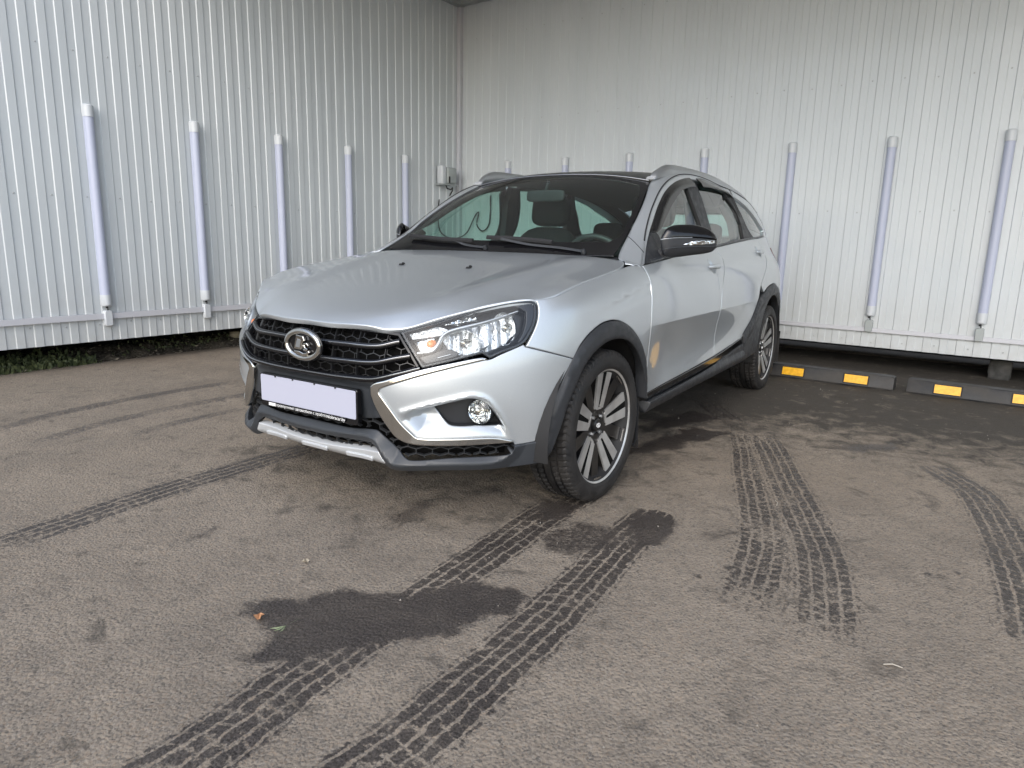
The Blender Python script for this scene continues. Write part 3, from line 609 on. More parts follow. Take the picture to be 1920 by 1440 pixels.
# tube lamps
def make_lamp():
    o=empty('tube_lamp')
    # local: x along wall, y out of wall, z up (bottom of the tube at 0)
    def prof(wd,dp,n=12):
        return [(wd/2*math.cos(a),dp*(.25+.75*math.sin(a))) for a in np.linspace(0,math.pi,n)]+[(-wd/2,0),(wd/2,0)]
    mb=MB()
    for z0,z1,wd,dp,mi in((.085,1.41,.070,.052,0),):
        mb.sweep([(0,0,z0),(0,0,z1)],[(x,y) for x,y in prof(wd,dp)],up=(0,1,0))
    mb.obj('diffuser_tube',M['diffuser'],o,auto=35)
    for z0,z1,flip in((.0,.088,-1),(1.407,1.495,1)):
        mb=MB();pts=[(0,0,z0),(0,0,z0+.010),(0,0,z1-.010),(0,0,z1)];sc=[.82,1,1,.82] 
        if flip<0: sc=[.86,1,1,1]
        else: sc=[1,1,1,.80]
        mb.sweep(pts,prof(.076,.058),up=(0,1,0),scale=sc);mb.obj('end_cap',M['cap'],o,auto=35)
    return o
def jbox_part(o,kind):
    mb=MB();w,h=(.055,.12) if kind==0 else (.058,.105)
    a=[(-w/2+.008,-h/2),(w/2-.008,-h/2),(w/2,-h/2+.008),(w/2,h/2-.008),(w/2-.008,h/2),(-w/2+.008,h/2),(-w/2,h/2-.008),(-w/2,-h/2+.008)]
    zc=-.035-h/2
    mb.add([(x,.0,zc+z) for x,z in a]+[(x,.038,zc+z) for x,z in a]+[(x*.9,.043,zc+z*.95) for x,z in a],[tuple(range(16,24))]+[(i,(i+1)%8,(i+1)%8+8,i+8) for i in range(8)]+[(i+8,(i+1)%8+8,(i+1)%8+16,i+16) for i in range(8)])
    mb.obj('junction_box',M['jbox'] if kind else M['cap'],o,auto=40)
    mb=MB();mb.tube([(0,.026,.0),(.006,.03,-.012),(-.004,.028,-.024),(0,.02,-.045)],.005,6);mb.lathe([(0,.012),(.010,.012),(.010,-.002),(0,-.002)],(0.004,.03,-.016),(0,0,1),8);mb.obj('cable_plug',M['black'],o,auto=40)
def copy_tree(o,parent=None):
    c=o.copy();COL.objects.link(c);c.parent=parent
    for ch in o.children: copy_tree(ch,c)
    return c
lampL=make_lamp();jbox_part(lampL,0)
lampR=make_lamp();jbox_part(lampR,1)
def place(o,D,Nn,t,zbot,lab):
    p=CORN+D*t+Nn*.010;o.location=(p.x,p.y,zbot);ax=Vector((Nn.y,-Nn.x,0));o.rotation_euler=(0,0,math.atan2(Nn.y,Nn.x)-math.pi/2)
    tag(o,lab,'wall lamp','vertical tube lamps on the walls')
LT=[((-.32,-3.6),'unlit white tube lamp nearest the camera on the left wall'),((-1.15,-3.6),'second tube lamp from the left edge, on the left wall'),
((-1.98,-3.6),'middle tube lamp of the left wall, foot hidden by the bonnet'),((-2.82,-3.6),'tube lamp on the left wall fourth from the left edge'),((-3.65,-3.6),'tube lamp on the left wall nearest the wall-mounted grey box')]
for i,((x,y),lb) in enumerate(LT):
    o=lampL if i==0 else copy_tree(lampL);t=(Vector((x,y,0))-CORN).dot(LD);place(o,LD,LN,t,.475,lb)
RT=[(2.16,'tube lamp at the right edge of the picture on the back wall'),(1.35,'tube lamp on the back wall above the first gap between wheel stops'),(.55,'tube lamp on the back wall just right of the car tail'),
(-.27,'tube lamp behind the roof rail, only its top showing above the roof'),(-1.08,'tube lamp top above the right half of the car roof'),(-1.87,'tube lamp top above the middle of the car roof'),(-2.66,'tube lamp top nearest the corner on the back wall')]
for i,(y,lb) in enumerate(RT):
    o=lampR if i==0 else copy_tree(lampR);t=(y+3.44)/RD.y;place(o,RD,RN,t,.475,lb)
# support block under the back wall and a pale kerb stone by the dirt strip
def lumpy_block(name,c,d,m,seed,label,cat,rz=0):
    rnd=random.Random(seed);bm=bmesh.new();bmesh.ops.create_cube(bm,size=1);bmesh.ops.subdivide_edges(bm,edges=bm.edges[:],cuts=4,use_grid_fill=True)
    for v in bm.verts:
        n=v.co.copy();l=max(abs(n.x),abs(n.y),abs(n.z));rr=n.length
        v.co=Vector((n.x*d[0],n.y*d[1],n.z*d[2]))*(1-.10*max(0,rr/.5-1.2))+Vector([rnd.uniform(-.006,.006) for _ in range(3)])
    me=bpy.data.meshes.new(name);bm.to_mesh(me);bm.free();me.materials.append(m);me.polygons.foreach_set('use_smooth',[True]*len(me.polygons))
    o=link(bpy.data.objects.new(name,me));o.location=c;o.rotation_euler=(0,0,rz);return tag(o,label,cat)
M['concrete']=noise_bump(mat('grey_concrete',(.16,.16,.155),.85),60,.004,.8,6,color_var=(9,(.040,.040,.038),(.09,.087,.082)))
M['palestone']=noise_bump(mat('pale_stone',(.34,.31,.22),.85),50,.005,.8,6,color_var=(12,(.24,.22,.16),(.42,.38,.28)))
lumpy_block('support_block',CORN+RD*5.78-RN*.34+Vector((0,0,.075)),(.16,.22,.17),M['concrete'],3,'small grey concrete block under the back wall at the right','concrete block',math.atan2(RD.y,RD.x))
lumpy_block('kerb_stone',(-1.86,-4.0,.045),(.36,.12,.12),M['palestone'],5,'pale stone lying at the end of the dirt strip beside the car','stone',.1)
# wall box with bracket and hanging cable near the corner
bx=empty('wall_box',CORN+LD*.30+LN*.012+Vector((0,0,1.70)));tag(bx,'small grey control box on a bracket near the wall corner','control box')
bx.rotation_euler=(0,0,math.atan2(LN.y,LN.x)-math.pi/2)
def rbox(name,c,d,m,parent,r=.012,seg=3):
    bm=bmesh.new();bmesh.ops.create_cube(bm,size=1)
    for v in bm.verts:v.co=Vector((v.co.x*d[0],v.co.y*d[1],v.co.z*d[2]))
    bmesh.ops.bevel(bm,geom=bm.edges[:],offset=min(r,min(d)*.45),segments=seg,profile=.5,affect='EDGES')
    me=bpy.data.meshes.new(name);bm.to_mesh(me);bm.free();me.materials.append(m)
    for p in me.polygons:p.use_smooth=True
    o=link(bpy.data.objects.new(name,me),parent);o.location=c
    me.set_sharp_from_angle(angle=math.radians(35));return o
rbox('box_body',(-.02,.075,.10),(.16,.11,.19),M['jbox'],bx,.02)
rbox('side_cover',(.10,.06,.105),(.08,.09,.21),M['cap'],bx,.015)
rbox('display',(.045,.135,.05),(.022,.01,.075),M['black'],bx,.004)
rbox('shelf',(.03,.08,-.008),(.26,.14,.012),M['jbox'],bx,.003)
mb=MB();mb.tube([(.06,.09,-.01),(.05,.10,-.05),(-.02,.10,-.06),(-.06,.09,-.035),(-.07,.08,-.07),(-.03,.07,-.13)],.008,6);mb.obj('cable_stub',M['black'],bx,auto=60)
cb=MB();A0=CORN+Vector((0,0,.36))
pp=[A0+LD*.40+LN*.03+Vector((0,0,1.16)),A0+LD*.42+LN*.03+Vector((0,0,.98)),A0+LD*.40+LN*.04+Vector((0,0,.80)),A0+LD*.28+LN*.05+Vector((0,0,.72)),A0+LD*.10+LN*.06+Vector((0,0,.71)),
A0+RD*.18+RN*.05+Vector((0,0,.78)),A0+RD*.30+RN*.04+Vector((0,0,.98)),A0+RD*.36+RN*.04+Vector((0,0,1.02)),A0+RD*.33+RN*.04+Vector((0,0,.88)),A0+RD*.42+RN*.04+Vector((0,0,.80)),A0+RD*.52+RN*.03+Vector((0,0,.90)),A0+RD*.53+RN*.03+Vector((0,0,1.22))]
def smooth3(pts,k=5):
    P_=[Vector(p) for p in pts];o=[]
    for i in range(len(P_)-1):
        p0=P_[max(i-1,0)];p1=P_[i];p2=P_[i+1];p3=P_[min(i+2,len(P_)-1)]
        for j in range(k):
            t=j/k;o.append(.5*((2*p1)+(p2-p0)*t+(2*p0-5*p1+4*p2-p3)*t*t+(-p0+3*p1-3*p2+p3)*t**3))
    o.append(P_[-1]);return o
cb.tube(smooth3(pp),.008,6);tag(cb.obj('hanging_cable',M['black'],None,auto=60),'thin black cable looping across the wall corner behind the car windows','cable')
# wheel stops
M['stop']=noise_bump(mat('black_rubber_stop',(.030,.031,.034),.55),90,.003,.6,5,color_var=(7,(.017,.018,.020),(.048,.045,.042)),rough_var=(.45,.75))
M['yellow']=noise_bump(mat('yellow_reflector',(.80,.42,.012),.35),300,.001,.4,color_var=(40,(.70,.36,.01),(.84,.46,.02)))
def make_stop(Lg=1.46):
    o=empty('wheel_stop')   # local x along, +y front, z up
    sec=[(.075,0),(.080,.012),(.058,.092),(.048,.103),(-.048,.103),(-.058,.092),(-.080,.012),(-.075,0)]
    mb=MB();n=len(sec);xs=[-Lg/2,-Lg/2+.02,Lg/2-.02,Lg/2];V=[]
    for i,x in enumerate(xs):
        s=.94 if i in(0,3) else 1
        V+=[(x,y*s,z*s) for y,z in sec]
    F=[(i*n+j,(i+1)*n+j,(i+1)*n+(j+1)%n,i*n+(j+1)%n) for i in range(3) for j in range(n)]+[tuple(range(n)),tuple(3*n+j for j in range(n))[::-1]]
    mb.add(V,F);mb.obj('rubber_body',M['stop'],o,auto=28)
    for k in range(3):
        x=(k-1)*.47
        mb=MB();a=math.atan2(.080-.058,.08);cz=.056;cy=.0695
        R=Matrix.Rotation(a,3,'X');mb.box((x,cy+.001,cz),(.165,.006,.062),R);mb.obj('reflector_plate',M['yellow'],o)
        mb=MB();mb.box((x,cy-.0005,cz),(.185,.004,.076),R);mb.obj('reflector_frame',M['black'],o)
    return o
def put_stop(o,pa,lab,ang):
    o.location=(pa[0],pa[1],0);o.rotation_euler=(0,0,ang);tag(o,lab,'wheel stop','rubber wheel stops along the back wall')
ANG=math.atan2(RD.y,RD.x)+math.pi
s1_=make_stop();put_stop(s1_,(-3.470,.930),'black rubber wheel stop with yellow plates behind the rear wheel',ANG)
s2_=copy_tree(s1_);put_stop(s2_,(-3.385,2.475),'black and yellow wheel stop at the right edge of the picture',ANG)
s3_=copy_tree(s1_);put_stop(s3_,(-3.59,-.95),'wheel stop under the tail of the car on its far side',ANG)
# ------------------------------------------------------------------ ground
def ground_mat(rich):
    m=bpy.data.materials.new('worn_asphalt'+('' if rich else '_far'));m.use_nodes=True;p=prin(m)
    tc=N(m,'ShaderNodeTexCoord')
    def noise(s,d=6,r=.55,v=None,w=None):
        n=N(m,'ShaderNodeTexNoise');n.inputs['Scale'].default_value=s;n.inputs['Detail'].default_value=d;n.inputs['Roughness'].default_value=r
        if w: n.inputs['Distortion'].default_value=w
        L(m,tc.outputs['Object'] if v is None else v,n.inputs['Vector']);return n
    def mr(i,a,b,c=0,d=1,sm=False):
        r=N(m,'ShaderNodeMapRange');r.inputs['From Min'].default_value=a;r.inputs['From Max'].default_value=b;r.inputs['To Min'].default_value=c;r.inputs['To Max'].default_value=d
        if sm:r.interpolation_type='SMOOTHSTEP'
        L(m,i,r.inputs[0]);return r.outputs[0]
    def mix(f,a,b):
        x=N(m,'ShaderNodeMix',data_type='RGBA')
        for k,v in(('A',a),('B',b)):
            if isinstance(v,tuple): x.inputs[k].default_value=(*v,1)
            else: L(m,v,x.inputs[k])
        if isinstance(f,float): x.inputs['Factor'].default_value=f
        else: L(m,f,x.inputs['Factor'])
        return x.outputs['Result']
    def math_(op,a,b=None,clamp=False):
        n=N(m,'ShaderNodeMath',operation=op,use_clamp=clamp)
        for i,v in enumerate((a,b)):
            if v is None:continue
            if isinstance(v,(int,float)): n.inputs[i].default_value=v
            else: L(m,v,n.inputs[i])
        return n.outputs[0]
    big=noise(.55,5);mid=noise(3.1,7,.6,w=.4);fine=noise(38,6,.7);grit=noise(170,3,.6)
    vo=N(m,'ShaderNodeTexVoronoi');vo.inputs['Scale'].default_value=95;L(m,tc.outputs['Object'],vo.inputs['Vector'])
    vo2=N(m,'ShaderNodeTexVoronoi');vo2.inputs['Scale'].default_value=210;L(m,tc.outputs['Object'],vo2.inputs['Vector'])
    base=mix(mr(big.outputs['Fac'],.38,.62),(.205,.172,.136),(.258,.216,.169))
    base=mix(mr(mid.outputs['Fac'],.40,.66),base,(.290,.243,.190))
    base=mix(mr(fine.outputs['Fac'],.30,.50,.62,0),base,(.105,.094,.082))
    # aggregate stones: light, dark and brownish grains
    cs=N(m,'ShaderNodeSeparateColor');L(m,vo2.outputs['Color'],cs.inputs[0])
    base=mix(math_('MULTIPLY',mr(cs.outputs[0],.80,.90),.55),base,(.27,.24,.205))
    base=mix(math_('MULTIPLY',mr(cs.outputs[1],.80,.9),.60),base,(.080,.074,.068))
    base=mix(math_('MULTIPLY',mr(cs.outputs[2],.86,.92),.45),base,(.26,.19,.13))
    blot=noise(7.5,9,.68,w=.6)
    base=mix(mr(blot.outputs['Fac'],.55,.68,0,.34),base,(.090,.078,.066))
    h=math_('ADD',math_('MULTIPLY',vo.outputs['Distance'],-.8),math_('MULTIPLY',grit.outputs['Fac'],.9))
    rough=mr(mid.outputs['Fac'],.3,.7,.80,.95)
    if rich:
        at=N(m,'ShaderNodeAttribute',attribute_name='wet');au=N(m,'ShaderNodeAttribute',attribute_name='trk')
        ca=N(m,'ShaderNodeSeparateColor');L(m,at.outputs['Color'],ca.inputs[0])      # r: puddle/stain  g: old moisture with painted-in shade  b: brown silt
        sx=N(m,'ShaderNodeSeparateXYZ');L(m,au.outputs['Vector'],sx.inputs[0])       # x across (m), y along (m), z strength
        wob=noise(16,5,.65);wob2=noise(60,5,.65)
        # tread print: ribs across the width, broken into blocks along the length
        ax=math_('ADD',sx.outputs['X'],math_('MULTIPLY',math_('SUBTRACT',wob.outputs['Fac'],.5),.030))
        rib=math_('ABSOLUTE',math_('SINE',math_('MULTIPLY',ax,math.pi/.040)))
        al=math_('ADD',sx.outputs['Y'],math_('ADD',math_('MULTIPLY',math_('ABSOLUTE',sx.outputs['X']),.35),math_('MULTIPLY',math_('SUBTRACT',wob.outputs['Fac'],.5),.09)))
        blk=math_('ABSOLUTE',math_('SINE',math_('MULTIPLY',al,math.pi/.046)))
        ribm=mr(rib,.22,.50);blkm=mr(blk,.12,.60,.36,1)
        edge=mr(math_('ABSOLUTE',sx.outputs['X']),.078,.100,1,0)
        pr=math_('MULTIPLY',math_('MULTIPLY',ribm,blkm),edge)
        ncut=noise(48,7,.80);ncut2=noise(5.5,5,.6)
        st=math_('MULTIPLY',sx.outputs['Z'],mr(ncut2.outputs['Fac'],.34,.60,.58,1.18))
        t=math_('ADD',math_('MULTIPLY',pr,st),math_('MULTIPLY',math_('SUBTRACT',ncut.outputs['Fac'],.5),3.4))
        tm=mr(t,.20,.56)
        tm=math_('MULTIPLY',tm,mr(sx.outputs['Z'],.02,.15))
        pm=mr(math_('ADD',ca.outputs[0],math_('MULTIPLY',math_('SUBTRACT',ncut.outputs['Fac'],.5),1.25)),.34,.66)
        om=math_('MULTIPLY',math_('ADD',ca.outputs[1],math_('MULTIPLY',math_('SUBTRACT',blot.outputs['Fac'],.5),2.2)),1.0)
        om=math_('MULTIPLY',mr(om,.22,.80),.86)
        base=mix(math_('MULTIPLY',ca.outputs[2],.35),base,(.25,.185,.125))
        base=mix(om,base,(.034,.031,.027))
        wetm=math_('MAXIMUM',tm,pm)
        wc=mix(mr(grit.outputs['Fac'],.38,.66),(.018,.015,.014),(.072,.061,.056))
        base=mix(math_('MULTIPLY',wetm,mr(ncut2.outputs['Fac'],.3,.7,.80,.95)),base,wc)
        rr=N(m,'ShaderNodeMapRange');L(m,wetm,rr.inputs['Value']);L(m,rough,rr.inputs['To Min']);rr.inputs['To Max'].default_value=.40;L(m,rr.outputs[0],p.inputs['Roughness'])
    else: L(m,rough,p.inputs['Roughness'])
    L(m,base,p.inputs['Base Color'])
    bp=N(m,'ShaderNodeBump');bp.inputs['Distance'].default_value=.005;bp.inputs['Strength'].default_value=.75;L(m,h,bp.inputs['Height']);L(m,bp.outputs[0],p.inputs['Normal'])
    p.inputs['Specular IOR Level'].default_value=.35
    return m
GX0,GX1,GY0,GY1=-5.2,2.7,-3.80,4.6
def ground_near():
    stp=.0135;xs=np.arange(GX0,GX1+stp,stp);ys=np.arange(GY0,GY1+stp,stp);xs[-1]=GX1;ys[-1]=GY1;nx,ny=len(xs),len(ys)
    X,Y=np.meshgrid(xs,ys,indexing='ij');Pt=np.stack([X.ravel(),Y.ravel()],1);n=len(Pt)
    def vn(sc,seed):
        r=np.random.RandomState(seed);g=r.rand(int(9/sc)+4,int(10/sc)+4);u=(Pt[:,0]-GX0)/sc;v=(Pt[:,1]-GY0)/sc;i=u.astype(int);j=v.astype(int);a=u-i;b=v-j;a=a*a*(3-2*a);b=b*b*(3-2*b)
        return g[i,j]*(1-a)*(1-b)+g[i+1,j]*a*(1-b)+g[i,j+1]*(1-a)*b+g[i+1,j+1]*a*b
    wet=np.zeros((n,3));trk=np.zeros((n,3));trk[:,0]=1
    jx=(vn(.13,1)-.5)*.06+(vn(.045,2)-.5)*.045;jy=(vn(.13,3)-.5)*.06+(vn(.045,4)-.5)*.045
    Pj=Pt+np.stack([jx,jy],1)
    amp={'P1':1,'P2':.62,'P3':.95,'P4':.9,'P5':.8,'P6':.8,'P7':.62,'P8':.62,'P9':.54,'P10':.50,'P11':.48,'P12':.9,'S':1,'S2':1,'S3':1,'S4':1}
    for k,q in PU.items():
        q=np.array(q);lo=q.min(0)-.12;hi=q.max(0)+.12;idx=np.where(((Pj>lo)&(Pj<hi)).all(1))[0]
        A=Pt[idx] if k[0]=='S' else Pj[idx];d=pdist(A,q);ins=pip(A,q);sdist=np.where(ins,d,-d);w=.012 if k[0]=='S' else .05
        wet[idx,0]=np.maximum(wet[idx,0],amp[k]*np.clip(.5+sdist/w*.5,0,1))
    stre={'T1':.94,'T2':1.0,'T3':.84,'T4':.88,'T5':.66,'T6':.70,'T7':.80,'T8':.66}
    for k,q in TR.items():
        hw={'T4':.06,'T5':.05}.get(k,.098)
        paths=[(np.array(q),1)]
        if k=='T6':
            q=np.array(q);paths=[(q+[.0,.075],1),(q+np.array([[0,-.02*i] for i in range(len(q))])-[0,.04],.86)]
        if k=='T4': paths=[(np.array(q),1),(np.array(q)+[.0,.42],.62)]
        for q,am in paths:
            q=curve(q,.05,closed=False,ang=80);L_=np.r_[0,np.cumsum(np.linalg.norm(np.diff(q,axis=0),axis=1))]
            best=np.full(n,1e9);ax=np.zeros(n);al=np.zeros(n)
            for i in range(len(q)-1):
                a=q[i];b=q[i+1];ab=b-a;l=np.linalg.norm(ab);lo=np.minimum(a,b)-.16;hi=np.maximum(a,b)+.16
                idx=np.where((Pt[:,0]>lo[0])&(Pt[:,0]<hi[0])&(Pt[:,1]>lo[1])&(Pt[:,1]<hi[1]))[0]
                if not len(idx):continue
                r=Pt[idx]-a;t=np.clip((r@ab)/(l*l),0,1);dd=np.linalg.norm(r-t[:,None]*ab,axis=1);cr=(ab[0]*r[:,1]-ab[1]*r[:,0])/l
                k_=dd<best[idx];ii=idx[k_];best[ii]=dd[k_];ax[ii]=cr[k_];al[ii]=(L_[i]+t*l)[k_]
            s=stre[k]*am*np.clip((.125-best)/.02,0,1)
            fade=np.clip(al/.30,0,1)*np.clip((L_[-1]-al)/.28,.0,1)**.6 if k in('T3','T4','T5','T6','T8') else 1
            s=s*np.maximum(fade,.0)
            sc=.098/hw
            up=s>trk[:,2];trk[up,0]=(ax*sc)[up];trk[up,1]=al[up];trk[up,2]=s[up]
    # moist grime plus painted shade under and behind the car, near the wheel stops
    x,y=Pt.T
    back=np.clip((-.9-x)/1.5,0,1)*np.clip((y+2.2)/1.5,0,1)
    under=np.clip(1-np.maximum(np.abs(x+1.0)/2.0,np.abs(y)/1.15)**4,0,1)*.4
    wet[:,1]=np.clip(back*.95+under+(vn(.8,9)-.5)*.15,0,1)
    wet[:,2]=np.clip((vn(1.3,12)-.45)*2.2,0,1)*np.clip((1.5-np.abs(x-.2))/.8,0,1)
    z=(vn(.9,20)-.5)*.008+(vn(.3,21)-.5)*.004+(vn(.055,22)-.5)*.0022+(vn(.0285,23)-.5)*.0020
    near=np.exp(-(((x)**2+(np.abs(y)-.78)**2)/.05))+np.exp(-(((x+2.8)**2+(np.abs(y)-.75)**2)/.05));z-=np.minimum(near,1)*.002
    V=np.stack([x,y,z],1);me=bpy.data.meshes.new('asphalt_yard')
    i,j=np.meshgrid(np.arange(nx-1),np.arange(ny-1),indexing='ij');a=(i*ny+j).ravel();Fq=np.stack([a,a+ny,a+ny+1,a+1],1).astype(np.int32)
    me.vertices.add(n);me.vertices.foreach_set('co',V.ravel().astype(np.float32));me.loops.add(Fq.size);me.loops.foreach_set('vertex_index',Fq.ravel());me.polygons.add(len(Fq));me.polygons.foreach_set('loop_start',np.arange(0,Fq.size,4,dtype=np.int32));me.polygons.foreach_set('loop_total',np.full(len(Fq),4,dtype=np.int32));me.update(calc_edges=True)
    me.polygons.foreach_set('use_smooth',np.ones(len(Fq),bool))
    a=me.attributes.new('wet','FLOAT_VECTOR','POINT');a.data.foreach_set('vector',wet.ravel().astype(np.float32))
    a=me.attributes.new('trk','FLOAT_VECTOR','POINT');a.data.foreach_set('vector',trk.ravel().astype(np.float32))
    me.materials.append(ground_mat(True));o=link(bpy.data.objects.new('asphalt_yard',me));tag(o,kind='structure');return o
ground_near()
mb=MB();B=120
for (x0,x1,y0,y1) in((GX1,B,-B,B),(-B,GX0,-B,B),(GX0,GX1,GY1,B),(GX0,GX1,-B,-5.6)):
    mb.add([(x0,y0,-.004),(x1,y0,-.004),(x1,y1,-.004),(x0,y1,-.004)],[(0,1,2,3)])
tag(mb.obj('ground',ground_mat(False)),kind='structure')
# dirt verge with weeds under and behind the left wall
M['dirt']=noise_bump(mat('dirt',(.05,.045,.035),.95),40,.02,1,8,color_var=(6,(.050,.044,.034),(.15,.128,.098)))
def verge():
    xs=np.arange(GX0,2.7,.035);ys=np.linspace(-3.72,-5.7,40);rs=np.random.RandomState(3)
    X,Y=np.meshgrid(xs,ys,indexing='ij');edge=-3.78+.05*np.sin(X*2.1)+.03*np.sin(X*7.3+1)+np.clip(-1.2-X,0,1)*.10
    t=np.clip((edge-Y)/.35,0,1);Z=-.012+t*.075+rs.uniform(-.012,.012,X.shape)*np.clip(t*4,0,1)
    nx,ny=X.shape;F=[(i*ny+j+1,(i+1)*ny+j+1,(i+1)*ny+j,i*ny+j) for i in range(nx-1) for j in range(ny-1)]
    o=mesh_obj('dirt_verge',np.stack([X,Y,Z],-1).reshape(-1,3),F,M['dirt']);tag(o,kind='structure')
    return lambda x,y:(-.012+np.clip(((-3.78+.05*math.sin(x*2.1)+.03*math.sin(x*7.3+1)+min(max(-1.2-x,0),1)*.10)-y)/.35,0,1)*.075)
vh=verge()
def leaf_mat(name,c1,c2):
    m=mat(name,c1,.6);p=prin(m);g=N(m,'ShaderNodeNewGeometry');mx=N(m,'ShaderNodeMix',data_type='RGBA');mx.inputs['A'].default_value=(*c1,1);mx.inputs['B'].default_value=(*c2,1);L(m,g.outputs['Random Per Island'],mx.inputs['Factor']);L(m,mx.outputs['Result'],p.inputs['Base Color']);return m
M['weed']=leaf_mat('weed_leaves',(.05,.068,.028),(.14,.165,.075))
M['litter']=leaf_mat('dead_leaves',(.12,.10,.075),(.40,.35,.27))
rn=random.Random(11);mb=MB()
for i in range(5200):
    x=rn.uniform(-2.2,1.2);dens=max(0,min(1,(x+.40)/.45)) if x>-.35 else .07+.07*math.sin(x*4.1)
    if rn.random()>dens:continue
    y=-3.80-abs(rn.gauss(0,.16)) if x>-.6 else -3.95-abs(rn.gauss(0,.16))
    z=vh(x,y)-.004;hh=rn.uniform(.02,.075)*(1 if x>-.55 else .55);a=rn.uniform(0,6.28);w=rn.uniform(.004,.013);ln=rn.uniform(.2,1.0)*hh;dx,dy=math.cos(a),math.sin(a)
    mb.add([(x-dy*w,y+dx*w,z),(x+dy*w,y-dx*w,z),(x+dx*ln*.5+dy*w*.9,y+dy*ln*.5-dx*w*.9,z+hh*.7),(x+dx*ln*.5-dy*w*.9,y+dy*ln*.5+dx*w*.9,z+hh*.7),(x+dx*ln,y+dy*ln,z+hh*.8)],[(0,1,2,3),(3,2,4)])
tag(mb.obj('weeds',M['weed']),'low green weeds growing along the dirt strip under the left wall','weeds',kind='stuff')
mb=MB()
for i in range(1500):
    x=rn.uniform(-2.6,1.2);y=-3.74-abs(rn.gauss(0,.22));z=vh(x,y)+rn.uniform(.0,.012);a=rn.uniform(0,6.28);s=rn.uniform(.006,.024);t=rn.uniform(-.5,.5)
    c_,s_=math.cos(a)*s,math.sin(a)*s;mb.add([(x-c_,y-s_,z),(x+s_*.5,y-c_*.5,z+t*s*.6),(x+c_,y+s_,z+abs(t)*s),(x-s_*.5,y+c_*.5,z)],[(0,1,2,3)])
tag(mb.obj('leaf_litter',M['litter']),'scattered dead leaves and crumbs along the dirt strip','leaf litter',kind='stuff')
# grit lying on the asphalt
mb=MB();rn=random.Random(5)
for i in range(1900):
    x=rn.uniform(-3.2,2.2);y=rn.uniform(-3.5,3.0);s=abs(rn.gauss(0,.0014))+.0009
    if abs(x)<.35 and .6<abs(y)<.9:continue
    v=[(x+rn.uniform(-s,s)*1.2,y+rn.uniform(-s,s)*1.2,z) for z in(0,0,0)];v=[(x-s,y-s*.6,0),(x+s,y-s*.3,0),(x+s*.2,y+s,0),(x,y,s*1.1)];mb.add([(a,b,c+.001) for a,b,c in v],[(0,1,3),(1,2,3),(2,0,3)])
M['grit']=leaf_mat('grit',(.08,.07,.06),(.34,.31,.27));M['grit'].node_tree.nodes['Principled BSDF'].inputs['Roughness'].default_value=.8
tag(mb.obj('loose_grit',M['grit']),'loose grit and crumbs on the asphalt','grit',kind='stuff')
M['dryleaf']=mat('dry_leaf',(.50,.26,.13),.6);M['grassblade']=mat('grass_blade',(.30,.36,.20),.5)
def leaf(x,y,s,a,m,lab,name='fallen_leaf'):
    mb=MB();V=[];n=9
    for k in range(n):
        t=2*math.pi*k/n;r=s*(1 if k%2 else .55);V.append((r*math.cos(t)*1.25,r*math.sin(t)*.8,.004+.012*((k*37)%5)/5))
    V.append((0,0,.002));mb.add(V,[(k,(k+1)%n,n) for k in range(n)]);o=mb.obj(name,m);o.location=(x,y,.003);o.rotation_euler=(0,0,a);return tag(o,lab,'leaf')
leaf(1.40,.49,.018,.6,M['dryleaf'],'small orange dry leaf on the left tip of the dark wet stain')
leaf(1.10,.33,.012,1.8,M['litter'],'tiny pale leaf on dry asphalt above the dark wet stain')
mb=MB()
for a in(.1,.5,-.3,2.9):
    l=.045;mb.add([(0,0,.004),(l*math.cos(a),l*math.sin(a),.012),(l*.6*math.cos(a+.1),l*.6*math.sin(a+.1),.006)],[(0,1,2)])
o=mb.obj('grass_sprig',M['grassblade']);o.location=(1.385,.585,.003);tag(o,'torn green grass sprig lying on the dark wet stain','grass sprig')
M['twig']=mat('pale_twig',(.42,.38,.32),.7)
for (x,y,a,l,lb) in((-.39,1.47+.0,.4,.03,'short pale twig on the asphalt right of the front wheel'),(.62,1.98,1.9,.022,'thin pale twig on the asphalt at the lower right')):
    mb=MB();mb.tube([(-l,0,.004),(0,.004,.006),(l,-.003,.004)],.0016,5);o=mb.obj('twig',M['twig'],auto=60);o.location=(x,y,0);o.rotation_euler=(0,0,a);tag(o,lb,'twig')
# ================================================================== the car
car=empty('parked_car');tag(car,'silver estate car with black roof, dark wheel arch trim and a blank front plate','car')
g=FT
def pl(a): return [tuple(v) for v in a]
zs=lambda x:float(s_of_x(x))
fp=surfP()
# ---- bonnet
fh=lambda x,y:np.stack([x,y,hood(x,y)],1)
hp=pl(FE[:,:2])+[tuple(v[:2]) for v in SEAM[1:]]+[(-.350,.60),(-.338,.40),(-.332,.2),(-.33,0)]
hp=hp+[(a,-b) for a,b in hp[::-1] if abs(b)>1e-6]
bonnet=panel('bonnet',hp,M['paint'],car,fh,gap=.002,edge=.005,depth=.02,res=.022)
for s in(-1,1):
    mb=MB();z=float(hood(.046,.194));c=(.046,s*.194,z-.003);mb.box((0,0,0),(.022,.020,.008),taper=.7)
    mb.V=[(v[0]+c[0],v[1]+c[1],v[2]+c[2]+.006) for v in mb.V];mb.lathe([(0,.006),(.006,.004),(.008,0)],(c[0]-.012,c[1],c[2]+.010),(-.3,0,1),10);mb.obj('washer_nozzle',M['black'],bonnet)
